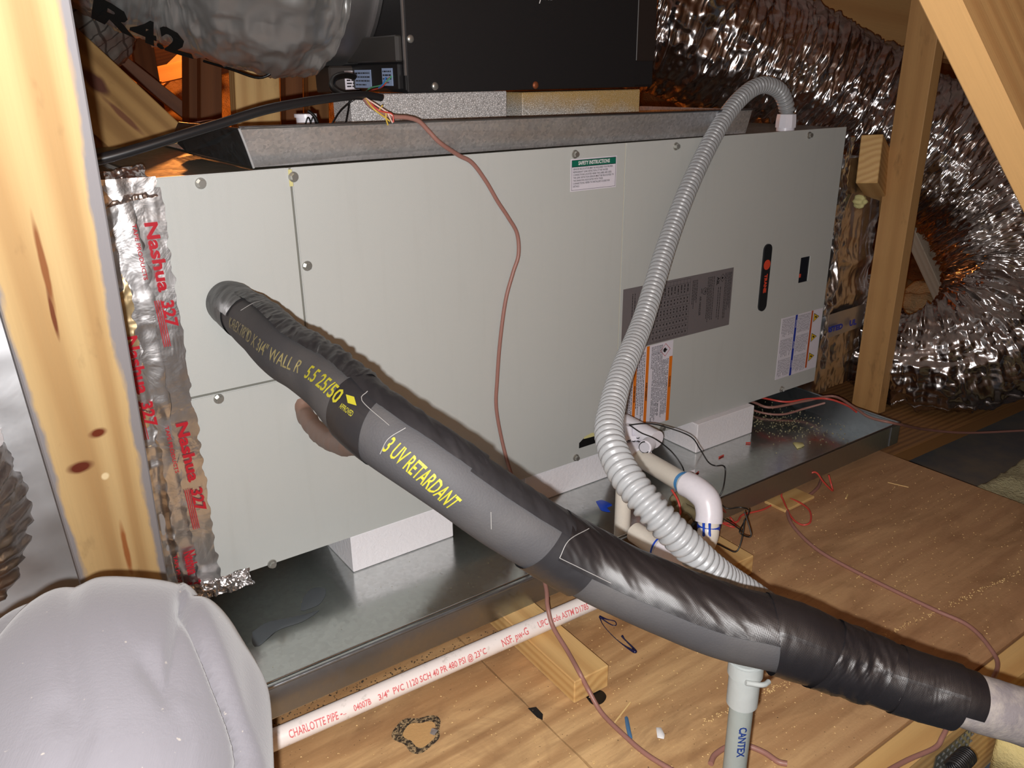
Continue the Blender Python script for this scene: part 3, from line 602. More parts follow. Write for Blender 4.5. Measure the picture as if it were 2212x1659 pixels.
def dehumidifier():
    xl,xr,y0,y1,z0,z1=.414,.942,.100,.46,.6705,1.16
    d=thing('dehumidifier','large black metal dehumidifier standing on foam pads above the air handler','dehumidifier',(.68,.28,z0))
    fromb('housing',boxm((xl,y0+.004,z0),(xr,y1,z1),.004),M['black_case'],d)
    fromb('front_panel',boxm((xl-.0005,y0,z0),(xr-.05,y0+.005,z1),.0015),M['black_case'],d)
    fromb('corner_post',boxm((xr-.05,y0+.001,z0+.045),(xr-.002,y0+.0055,z1),.0015),plain('brown_black_steel',(40,33,30),.5),d)
    box('edge_trim',(xl-.0035,y0+.0015,z0+.025),(xl-.0008,y0+.0055,z1),M['collar'],d)
    for px,py in ((886,84),(939,186),(1156,184)):
        q=PY(px,py,y0); bm=bmesh.new(); bmesh.ops.create_uvsphere(bm,u_segments=14,v_segments=8,radius=.0062); bmesh.ops.scale(bm,verts=bm.verts,vec=(1,.5,1)); bmesh.ops.translate(bm,verts=bm.verts,vec=(q[0],y0-.001,q[2])); o=fromb('screw',bm,M['screw'] if px<1100 else plain('rusty_screw',(150,86,54),.5,.5),d,True)
    # name in slanted script low on the front (mostly above the frame)
    q=PY(1166,1,y0); vv,ff=text_geo('Honeywell',.026,'LEFT',.0004,.3); vv,ff=fit((vv,ff),-.03,.028)
    mk('lettering',np.stack([q[0]+vv[:,0]+.0,np.full(len(vv),y0-.0008),q[2]+.0095+vv[:,1]],1),ff,M['white_ink'],d)
    # terminal box and sticker strip low on the left side
    fromb('terminal_cover',boxm((xl-.012,y0+.012,z0+.045),(xl,y0+.19,z0+.083),.002),plain('dark_cover_plastic',(58,56,54),.45),d)
    fromb('control_strip',boxm((xl-.010,y0+.012,z0+.004),(xl,y0+.26,z0+.043),.002),M['black_plastic'],d)
    for a,b,c1,c2,nm in ((.030,.065,.010,.036,'sticker'),(.105,.165,.006,.034,'sticker')):
        s=box(nm,(xl-.0108,y0+a,z0+c1),(xl-.0100,y0+b,z0+c2),plain('pale_blue_sticker',(150,170,205),.5),d)
        g=lines(.003,b-a-.003,0.002,c2-c1-.002,4,int(a*1000),.002); V=g[0]; mk('lettering',np.stack([np.full(len(V),xl-.0112),y0+b-V[:,0],z0+c1+V[:,1]],1),g[1],M['black_ink'],s)
    # round outlet collar on the left side
    cy,cz,r=.345,.905,.195
    bm=bmesh.new()
    tube('duct_collar',[(xl+.002,cy,cz),(xl-.03,cy,cz),(xl-.10,cy+.01,cz)],r,M['collar'],d,n=10,m=72,caps=False)
    tube('collar_flange',[(xl-.001,cy,cz),(xl-.004,cy,cz),(xl-.007,cy,cz)],r+.010,M['collar'],d,n=4,m=72)
    for an in (2.45,3.7):
        pass
    q=PX(805,105,xl-.05); bm=bmesh.new(); bmesh.ops.create_uvsphere(bm,u_segments=12,v_segments=8,radius=.007); bmesh.ops.translate(bm,verts=bm.verts,vec=(xl-.055,cy-r*math.sin(.9)-.001,cz-r*math.cos(.9)-.001)); fromb('screw',bm,M['screw'],d,True)
    return xl,cy,cz,r
XL,CYc,CZc,RC=dehumidifier()
# box of labels left of the case: small relay box on the cable end
def relay_box():
    q=PD(755,172,1.42); t=thing('junction_box','small dark junction box with white printed sticker, left of the dehumidifier','junction box',q)
    fromb('box_body',boxm(q+[-.045,-.02,-.022],q+[.02,.04,.022],.003),plain('dark_box',(52,46,42),.4),t)
    s=box('sticker',q+[-.018,-.0206,-.016],q+[.014,-.0200,.014],M['label'],t); g=lines(.003,.029,.003,.027,5,3,.0022); V=g[0]; mk('lettering',np.stack([q[0]-.018+V[:,0],np.full(len(V),q[1]-.0209),q[2]-.016+V[:,1]],1),g[1],M['black_ink'],s)
relay_box()

# ================= flexible ducts =================
def duct(name,pts,rad,mat,label,pitch=.028,amp=.006,crump=.010,n=420,m=150,group=None,parent=None,ref=None,streak=1.0):
    def disp(u,th,L):
        p=np.stack([u*9,np.cos(th)*1.3+3,np.sin(th)*1.3+5],1)
        ph=u/pitch+th/(2*math.pi)
        coil=np.abs(np.sin(math.pi*ph))
        q=np.stack([u*46,np.cos(th)*2.4+2,np.sin(th)*2.4+9],1)
        q2=np.stack([u*110,np.cos(th)*6+2,np.sin(th)*6+9],1)
        q3=np.stack([(u+th*.02)*60,np.cos(th)*10,np.sin(th)*10],1)
        return fbm(p,2)*crump*1.2-coil*amp*.7+ridge(q,2)*crump*.35*streak+ridge(q2,2)*crump*.13*streak+ridge(q3,2)*crump*.12*streak
    o=tube(name,pts,rad,mat,parent,n=n,m=m,disp=disp,ref=ref)
    if label: tag(o,label,'duct',group)
    return o
dl=thing('flexible_duct','grey insulated flexible duct coming down to the collar left of the dehumidifier','duct',(XL-.2,CYc,.7))
Lpts=[(XL-.055,CYc,CZc),(XL-.13,CYc,CZc+.002),PD(420,-175,1.30),PD(280,-245,1.26),PD(120,-350,1.22),PD(-60,-480,1.18)]
duct('jacket',Lpts,[.208,.208,.203,.200,.200,.200],M['duct_grey'],None,pitch=.04,amp=.007,crump=.013,parent=dl,n=420,m=190,streak=1.1)
sf=Surf(Lpts,[.208,.208,.203,.200,.200,.200],200)
def text_surf(surf,name,s,size,u0,th0,parent,mat,off=.002,bold=.0,reverse=False,width=1.0,wavy=None,swap=False,sub=1,fitw=None):
    vv,ff=text_geo(s,size,'LEFT',bold,sub=sub)
    if fitw: vv,ff=fit((vv,ff),0,fitw)
    Rm=np.interp(u0,surf.u,surf.R); sgn=-1 if reverse else 1
    if swap: u=u0+sgn*vv[:,1]; th=th0+sgn*vv[:,0]/Rm
    else: u=u0+sgn*vv[:,0]; th=th0+sgn*vv[:,1]/Rm
    if wavy is not None: th=th+wavy(u)
    V=surf.at(u,th,off); return mk(name,V,ff,mat,parent)
# faded size print on the jacket, found by nearest visible point
def surf_pick(surf,px,py,us=None):
    """surface coordinates (u, theta) of the visible surface point seen at a pixel"""
    u=np.linspace(surf.u[0],surf.u[-1],260); th=np.linspace(0,2*math.pi,181)[:-1]; U,T=np.meshgrid(u,th,indexing='ij'); P=surf.at(U.ravel(),T.ravel())
    q=(P-CAM)@RM; x=CX+F_PX*q[:,0]/q[:,2]; y=CY+F_PX*q[:,1]/q[:,2]; e=(x-px)**2+(y-py)**2; e[q[:,2]<.05]=1e9
    near=np.where(e<e.min()+60)[0]; k=near[np.argmin(q[near,2])]; return U.ravel()[k],T.ravel()[k]
def text_px(surf,name,s,p0,p1,size,parent,mat,off,bold=0,sub=2,updir=None):
    """text laid on a surface so that its baseline runs from the point seen at p0 to the point seen at p1"""
    a=surf_pick(surf,*p0); b=surf_pick(surf,*p1); Rm=np.interp((a[0]+b[0])/2,surf.u,surf.R)
    dth=(b[1]-a[1]+math.pi)%(2*math.pi)-math.pi; du=b[0]-a[0]; L=math.hypot(du,dth*Rm)
    vv,ff=text_geo(s,size,'LEFT',bold,sub=sub); vv,ff=fit((vv,ff),0,L); cu,ct=du/L,dth*Rm/L
    # choose the side so glyphs are not mirrored when seen from outside
    for sg in (1,-1):
        u=a[0]+vv[:,0]*cu-sg*vv[:,1]*ct; th=a[1]+(vv[:,0]*ct+sg*vv[:,1]*cu)/Rm; V=surf.at(u,th,off)
        q0=surf.at([a[0]],np.array([a[1]]),off)[0]; ux=surf.at([a[0]+.004*cu],np.array([a[1]+.004*ct/Rm]),off)[0]-q0; uy=surf.at([a[0]-.004*sg*ct],np.array([a[1]+.004*sg*cu/Rm]),off)[0]-q0
        C0=np.array([np.interp(a[0],surf.u,surf.C[:,k]) for k in range(3)])
        if np.dot(np.cross(ux,uy),q0-C0)>0: break
    return mk(name,V,ff,mat,parent)
text_px(sf,'lettering','R4.2',(215,0),(420,84),.070,dl,plain('duct_black_print',(14,15,14),.6),.021,.003)
tube('draw_strap',[PD(600,150,1.36),PD(560,168,1.36),PD(500,150,1.36),PD(440,132,1.37)],.0022,M['black_wire'],dl,n=20,m=6)

dl2=duct('flexible_duct',[PD(290,-250,1.65),PD(178,-80,1.62),PD(98,20,1.58),PD(10,45,1.55),PD(-160,20,1.5)],[.145,.15,.152,.15,.15],M['duct_mesh'],'grey mesh-reinforced flexible duct bending down behind the left pine post',.045,.010,n=240,m=130)
Rpts=[PD(1380,30,2.0),PD(1480,60,2.02),PD(1650,140,2.12),PD(1840,235,2.2),PD(2020,338,2.22),PD(2150,455,2.2),PD(2205,600,2.16),PD(2140,730,2.12),PD(2010,775,2.14),PD(1890,745,2.25),PD(1830,660,2.4)]
rd=duct('flexible_duct',Rpts,[.165,.17,.172,.168,.165,.165,.165,.155,.125,.11,.11],M['duct'],'big crumpled silver flexible duct sweeping from the dehumidifier down behind the right posts',pitch=.034,amp=.010,crump=.016,n=760,m=190,streak=1.3)
duct('flexible_duct',[PD(-160,980,.95),PD(-70,1150,1.05),PD(-45,1260,1.12),PD(-50,1420,1.2)],.075,M['foil'],'shiny crinkled foil duct at the left edge beside the knee',pitch=.02,amp=.006,crump=.008,n=120,m=90)

# ================= plenums =================
def crumple(name,o,du,dv,nrm,nu,nv,amp,sc,mat,parent,seed=0,edge=.003,folds=0,tex=None):
    """foil strip: grid o + u*du + v*dv lifted along nrm by ridged noise, wavy edges"""
    o=np.array(o,float);du=np.array(du,float);dv=np.array(dv,float);nrm=unit(nrm)
    U,V=np.meshgrid(np.linspace(0,1,nu),np.linspace(0,1,nv),indexing='ij'); U=U.ravel();V=V.ravel()
    lu,lv=np.linalg.norm(du),np.linalg.norm(dv)
    p=np.stack([U*lu*sc+seed*3.1,V*lv*sc+seed*1.7,np.full(len(U),seed*.37)],1)
    h=ridge(p,3)*amp*.5+fbm(p*.4,2)*amp*.7+ridge(p*np.array([3.5,1.0,1]),2)*amp*.12
    if folds: h+=np.maximum(0,np.sin(U*math.pi*folds+fbm(p*.25,2)*2.2))**2*amp*1.0
    e=fbm(np.stack([V*lv*90+seed,U*0,U*0],1),2)*edge*np.where(U>.5,1,-1)*(np.abs(U-.5)*2)**6
    P=o+np.outer(U+e/lu,du)+np.outer(V,dv)+np.outer(h+amp*.8,nrm)
    i,j=np.meshgrid(np.arange(nu-1),np.arange(nv-1),indexing='ij'); Fc=np.stack([i*nv+j,(i+1)*nv+j,(i+1)*nv+j+1,i*nv+j+1],-1).reshape(-1,4).tolist()
    return mk(name,P,Fc,mat,parent,True)
def redprint(parent,x,z0,z1,y,tilt=0,word='Nashua',small=True,size=.021):
    """brand print repeated down a tape strip, reads downwards"""
    gs=[]
    vv,ff=text_geo(word,size,'LEFT',.0007,sub=1); vv,ff=fit((vv,ff),0,min(.095,(z0-z1)*.55)); gs.append((vv,ff)); L=vv[:,0].max()
    if z0-z1>L+.03: vv,ff=fit(text_geo('327',size,'LEFT',.0007,sub=1),0,min(.035,z0-z1-L-.012)); vv[:,0]+=L+.012; gs.append((vv,ff))
    if small:
        for k in range(4): gs.append(rect_geo(L+.01,-.014+k*.0025-.0005,min(z0-z1,L+.10),-.014+k*.0025+.0005))
        vv,ff=fit(text_geo('TAPE PRODUCTS',.007,'LEFT',.0001),0,.07); vv[:,1]-=.019; gs.append((vv,ff))
    V,Fc=merge(gs); h=fbm(np.stack([V[:,0]*30,V[:,1]*30,V[:,0]*0+x*50],1),2)*.0006
    return mk('lettering',np.stack([x+V[:,1]+tilt*V[:,0],y+h,z0-V[:,0]],1),Fc,M['red_ink'],parent)
def left_plenum():
    p=thing('supply_plenum','foil-faced duct board plenum taped to the left end of the air handler','duct',(-.4,.28,-.002))
    fromb('duct_board',boxm((-.95,.006,.0),(-.002,.555,.574),.004),M['foil_soft'],p)
    crumple('front_facing',(-.95,.004,.0),(.90,0,0),(0,0,.57),(0,-1,0),90,60,.006,9,M['foil_soft'],p,3)
    crumple('top_facing',(-.95,.02,.574),(.94,0,0),(0,.53,0),(0,0,1),60,50,.004,9,M['top'],p,5)
    s1=crumple('foil_tape',(-.060,.0015,.002),(.061,0,0),(0,0,.582),(0,-1,0),46,220,.0026,14,M['foil'],p,1,folds=1.5)
    s2=crumple('foil_tape',(-.098,.004,.004),(.050,0,0),(0,0,.580),(0,-1,0),40,220,.0050,13,M['foil'],p,2,folds=2)
    s3=crumple('foil_tape',(-.026,-.0035,.004),(.030,0,-.003),(0,0,.570),(0,-1,0),26,160,.0010,22,M['foil'],p,7)
    s4=crumple('foil_tape',(-.062,.004,.545),(.060,.0,.008),(.002,.05,.036),(0,-1,.6),50,40,.010,50,M['foil'],p,9)
    s5=crumple('foil_tape',(-.050,-.003,-.012),(.095,-.006,.002),(-.004,-.002,.030),(0,-1,.2),60,30,.011,60,M['foil'],p,11)
    s6=crumple('foil_tape',(-.072,.002,.24),(.018,0,-.002),(.004,0,.24),(0,-1,0),20,120,.004,30,plain('yellowed_foil',(190,168,128),.4,.7),p,12)
    for s,x,z0,z1,y,t_,sm in ((s3,-.014,.530,.37,-.0070,.045,True),(s2,-.060,.392,.25,-.0080,.05,True),(s3,-.016,.262,.10,-.0070,.05,True),(s1,-.034,.070,.0,-.0085,.02,True)): redprint(s,x,z0,z1,y,t_,small=sm)
    return p
left_plenum()
def right_plenum():
    p=thing('return_plenum','foil-wrapped plenum boot taped to the right end of the air handler','duct',(1.6,.3,-.05))
    fromb('duct_board',boxm((1.424,.055,-.06),(1.66,.55,.50),.004),M['foil_dark'],p)
    crumple('foil_wrap',(1.423,.050,-.06),(.24,.01,0),(0,0,.57),(0,-1,0),90,170,.012,12,M['foil_dark'],p,21,folds=2)
    crumple('foil_tape',(1.421,.004,.03),(.055,.03,0),(0,0,.53),(0,-1,0),40,180,.010,28,M['foil'],p,22,folds=1)
    b=crumple('printed_band',(1.45,.030,.085),(.20,.01,0),(0,0,.06),(0,-1,0),60,14,.003,12,M['foil_soft'],p,23)
    vv,ff=text_geo('LISTED',.018,'LEFT',.0012); vv,ff=fit((vv,ff),0,.07); q=PY(1775,752,.0)
    mk('lettering',np.stack([1.475+vv[:,0],np.full(len(vv),.022),.108+vv[:,1]],1),ff,M['blue'],b)
    vv,ff=fit(text_geo('UL',.020,'LEFT',.0012),0,.03); mk('lettering',np.stack([1.575+vv[:,0],np.full(len(vv),.024),.108+vv[:,1]],1),ff,M['blue'],b)
    # clear sag of film and a dab of insulation
    q=PY(1858,435,.0); bm=bmesh.new(); bmesh.ops.create_icosphere(bm,subdivisions=3,radius=.014)
    for v in bm.verts: v.co=v.co*(1+.3*math.sin(v.co.x*400)*math.cos(v.co.z*300)); 
    bmesh.ops.translate(bm,verts=bm.verts,vec=q); fromb('insulation_tuft',bm,M['yfoam'],p,True)
right_plenum()

# ================= framing lumber =================
def lumber(name,p0,p1,wx,wy,xh,mat,label,cat='timber',group=None):
    o=beam(name,p0,p1,wx,wy,xh,mat); tag(o,label,cat,group); return o
a=PD(128,650,.70); b=PD(265,1242,.98); dv=(b-a)/np.linalg.norm(b-a)
top=a-dv*.55; bot=b+dv*((b[2]-(FZ+.004))/-dv[2])
nfa=unit(np.cross(dv,np.cross(-ray((200,900)),dv)))   # face turned towards -y
xh=np.cross(dv,np.array([0,-1.,0])); xh=-xh if xh[0]<0 else xh
pc=(bot+top)/2; px_,py_,pz_=frame(top-bot,xh)
def on_post(px,py): 
    q=PD(px,py,.70+(py-650)*(.28/592)); return float((q-pc)@px_),float((q-pc)@pz_)
KN=[]
for px,py,rx,rz,col in ((190,884,.0095,.008,(92,34,12)),(145,935,.013,.010,(84,30,14)),(88,560,.003,.055,(120,74,40)),(98,640,.0022,.03,(96,50,26)),(258,1150,.004,.055,(138,84,44)),(205,975,.004,.006,(210,190,150))):
    x_,z_=on_post(px,py); KN.append((x_,0,z_,rx,rz,col))
M['post']=wood('knotty_pine',(182,154,108),(140,100,56),26,.06,.9,knots=tuple(KN),paint=(.002,.036,(122,119,121)),dirt=.35)
lumber('pine_post',bot,top,.089,.038,xh,M['post'],'leaning yellow pine post with red knots and grey-painted edges at the left','post')
lumber('pine_post',(1.65,-.015,FZ-.02),(1.65,-.015,1.35),.036,.074,(1,0,0),M['wood_post'],'upright square pine post standing just behind the right end of the pan','post')
p0=PD(2205,20,.92); p1=PD(2425,520,1.06); dv=(p1-p0)/np.linalg.norm(p1-p0)
lumber('pine_brace',p0-dv*.35,p1+dv*.5,.036,.30,unit(np.cross(dv,ray((2150,300))))*1.0+unit(ray((2150,300)))*-.55,M['wood_brace'],'large orange-toned diagonal brace crossing the upper right corner close by','brace')
# cut 2x4 end left of the right post
q0=PD(1878,343,1.85); q1=PD(1935,445,2.30); upv=PD(1885,292,1.85)-PD(1872,395,1.85)
lumber('lumber_offcut',q0,q1,.046,.108,np.cross(upv,q1-q0),M['wood'],'sawn pale 2x4 end with visible growth rings left of the right post','timber')
lumber('roof_rafter',PD(1560,-90,2.3),PD(2160,40,2.5),.30,.04,(0,.2,1),M['wood_brace'],'broad orange-brown rafter above the silver duct at the top right','rafter')
lumber('web_board',PD(1960,400,2.35),PD(2120,760,2.6),.16,.038,(1,0,0),M['wood_mold'],'whitish mouldy board with a dark hole seen inside the duct loop','board')
lumber('web_board',PD(2010,420,2.62),PD(2160,780,2.8),.20,.038,(1,0,0),M['wood_dk'],'dark board edge right of the mouldy board inside the duct loop','board')
# leaning boards at back left
def pxbeam(nm,a,b,wx,wy,mat,label,cat='board',ext=.0,xh=None):
    d=unit(b-a); return lumber(nm,a-d*ext,b+d*ext,wx,wy,unit(np.cross(d,ray((300,250)))) if xh is None else xh,mat,label,cat)
D0=1.50
pxbeam('leaning_board',PD(148,140,D0),PD(312,293,D0),.118,.038,M['wood_board'],'wide leaning board with a long purple-brown knot above the black cable',ext=.06)
pxbeam('leaning_board',PD(102,177,D0+.01),PD(254,310,D0+.01),.022,.034,M['wood_board'],'thin leaning lath at the left edge of the wide knotted board',ext=.05)
pxbeam('leaning_board',PD(84,208,D0+.02),PD(222,322,D0+.02),.034,.034,M['wood_dk'],'narrow leaning board second left of the wide knotted board',ext=.05)
pxbeam('leaning_board',PD(68,250,D0+.03),PD(180,340,D0+.03),.042,.034,M['wood_dk'],'lowest narrow leaning board just behind the left pine post',ext=.04)
lumber('back_post',PD(556,330,1.68),PD(545,60,1.62),.089,.038,(1,0,0),M['wood'],'pale 2x4 post with a notch behind the upper pan left of the dehumidifier','post')
lumber('back_post',PD(417,330,2.3),PD(415,60,2.3),.038,.089,(1,0,0),M['wood_web'],'dark narrow post left of the pale back post, nearest the orange glow','post')
lumber('back_post',PD(453,330,2.1),PD(452,60,2.1),.052,.04,(1,0,0),M['wood_web'],'dark wider post immediately right of the narrow one by the orange glow','post')
lumber('back_post',PD(632,330,1.9),PD(628,60,1.9),.04,.04,(1,0,0),M['wood_web'],'dark post right of the pale back post','post')
lumber('back_post',PD(685,330,2.0),PD(680,60,2.0),.050,.038,(1,0,0),M['wood_dk'],'brown back post above the white bottle','post')
lumber('roof_web',PD(205,88,2.4),PD(470,297,2.6),.040,.038,(.4,0,1),M['wood_web'],'dark diagonal truss web crossing in front of the orange-lit insulation','truss web')
lumber('roof_web',PD(296,40,3.1),PD(335,260,3.1),.075,.038,(1,0,0),M['wood_web'],'dark upright truss web in the middle of the orange-lit opening','truss web')
lumber('roof_web',PD(290,175,4.1),PD(440,140,4.0),.075,.04,(0,0,1),M['wood_brace'],'orange-lit crosspiece in the right half of the lit opening','truss web')
lumber('roof_web',PD(330,190,4.2),PD(430,95,4.2),.06,.04,(.4,0,1),M['wood_brace'],'orange-lit diagonal piece above the crosspiece in the lit opening','truss web')
lumber('roof_web',PD(220,160,3.9),PD(340,205,3.9),.13,.04,(0,0,1),M['wood_brace'],'orange-lit wide board left in the lit opening behind the dark diagonal','truss web')
# ================= deck lumber =================
lumber('wood_cleat',(.371,-.4135,-.0862),(.376,-.20,-.0862),.060,.0365,(1,0,0),M['wood'],'short pale pine cleat under the white pipe, its end facing the viewer','timber')
q=PZ(1560,1215,-.087); lumber('wood_cleat',(q[0]+.005,q[1]-.035,-.0862),(q[0]+.012,-.15,-.0862),.062,.0365,(1,0,0),M['wood'],'short pine cleat end beside the lower end of the grey conduit','timber')
q=PZ(1725,1072,-.087); lumber('wood_cleat',(q[0]-.050,-.228,-.1015),(q[0]+.045,-.226,-.1015),.050,.0060,(0,1,0),M['wood'],'splintered pale cleat under the front edge of the drain pan by the red wire loop','timber')
for o in [o for o in COL.objects if o.name.startswith('wood_cleat')]: pass
# near edge joist, nail plate and what lies past it
JY=-.695
lumber('floor_joist',(-.9,JY-.022,FZ-.075),(1.9,JY-.022,FZ-.075),.040,.145,(0,1,0),M['wood'],'pale joist along the near edge of the plywood with a toothed nail plate','joist')
def nail_plate():
    x0,x1=.672,.765; y=JY-.0435; t=thing('nail_plate','toothed metal nail plate pressed into the joist below the black pipe end','plate',((x0+x1)/2,y,FZ-.14))
    box('plate_sheet',(x0,y-.0012,FZ-.135),(x1,y,FZ-.022),M['plate'],t)
    V=[];Fc=[]
    for i in range(9):
        for j in range(10):
            cx=x0+.006+i*.011; cz=FZ-.13+j*.0115; k=len(V); V+=[(cx-.0012,y-.0014,cz-.003),(cx+.0012,y-.0014,cz-.003),(cx+.0012,y-.0014,cz+.003),(cx-.0012,y-.0014,cz+.003),(cx,y-.004,cz+.003)]; Fc+=[(k,k+1,k+4),(k+1,k+2,k+4),(k+2,k+3,k+4),(k+3,k,k+4)]
    o=mk('teeth',V,Fc,M['screw'],t); o['kind']='stuff'
nail_plate()
lumber('floor_joist',(1.46,-.62,-.20),(1.46,-1.7,-.20),.038,.14,(1,0,0),M['wood_dk'],'dark joist end below the right corner of the deck','joist')
# things right of the deck
def rightside():
    o=bumpy_sheet('duct_board_panel',1.43,2.9,-.36,.32,-.200,.002,3,M['board'],'dark grey duct board surface lying just past the right edge of the plywood','duct board',n=30,thick=.02)
    o=bumpy_sheet('insulation_batt',1.43,2.6,-.78,-.37,-.16,.020,14,M['wool'],'pale wool insulation batt in front of the dark duct board, right of the deck','insulation',n=70,thick=.06)
    A_=PZ(1925,985,-.132); B_=PZ(2180,876,-.132); d_=unit(B_-A_); n_=np.array([-d_[1],d_[0],0]); W_=.5
    lumber('bottom_chord',A_+n_*W_/2-d_*.12-[0,0,.018],B_+n_*W_/2+d_*.6-[0,0,.018],.036,W_,(0,0,1),M['wood_dk'],'wide brown board with wavy grain under the silver duct bend','timber')
    o=bumpy_sheet('insulation_batt',2.42,3.6,.0,.55,-.08,.035,10,M['wool'],'ragged wool batt at the right edge beneath the silver duct','insulation',n=60,thick=.08)
rightside()
o=bumpy_sheet('yellow_batt',.84,1.75,-1.25,-.745,-.15,.014,7,M['yellow'],'smooth yellow insulation batt past the joist at the lower right','insulation',n=70,thick=.08)
def coil_hose():
    a=np.linspace(0,10*2*math.pi,300); q=PD(2060,1662,1.0); d=np.array([.06,.01,-.02]); 
    P=np.stack([q[0]+a/62.8*d[0]*1.0,q[1]+np.cos(a)*.010+a/62.8*d[1],q[2]+np.sin(a)*.010+a/62.8*d[2]],1)
    o=tube('ribbed_hose',P,.0022,M['black_plastic'],None,n=300,m=6); tag(o,'short black coiled hose end beside the yellow batt at the bottom','hose')
coil_hose()

# ================= white pvc pipe on the deck =================
def white_pipe():
    p0=PZ(560,1612,-.062); p1=PZ(930,1432,-.054); p2=PZ(1300,1290,-.0525); d=unit(p2-p0); p0=p0-d*.12; p2=p2+d*.03
    t=thing('pvc_pipe','long dirty white pvc pipe with red print lying across the plywood','pipe',(p0+p2)/2)
    tube('pipe_wall',[p0,(p0+p2)/2,p2],.01335,M['pvc'],t,n=30,m=28)
    s=Surf([p0,(p0+p2)/2,p2],.01335,120)
    for txt,a,b,sz in (('CHARLOTTE PIPE',(630,1583),(738,1545),.014),('•..',(742,1542),(752,1539),.006),('04007B',(767,1525),(807,1512),.011),('3/4"',(822,1503),(846,1495),.011),('PVC 1120 SCH 40 PR 480 PSI @ 23°C',(854,1492),(1056,1405),.012),('NSF. pw-G',(1088,1384),(1146,1357),.015),('UPC Code ASTM D1785',(1168,1345),(1275,1305),.0125)):
        text_px(s,'lettering',txt,a,b,sz,t,M['pink_ink'],.0003,.0002,sub=1)
white_pipe()

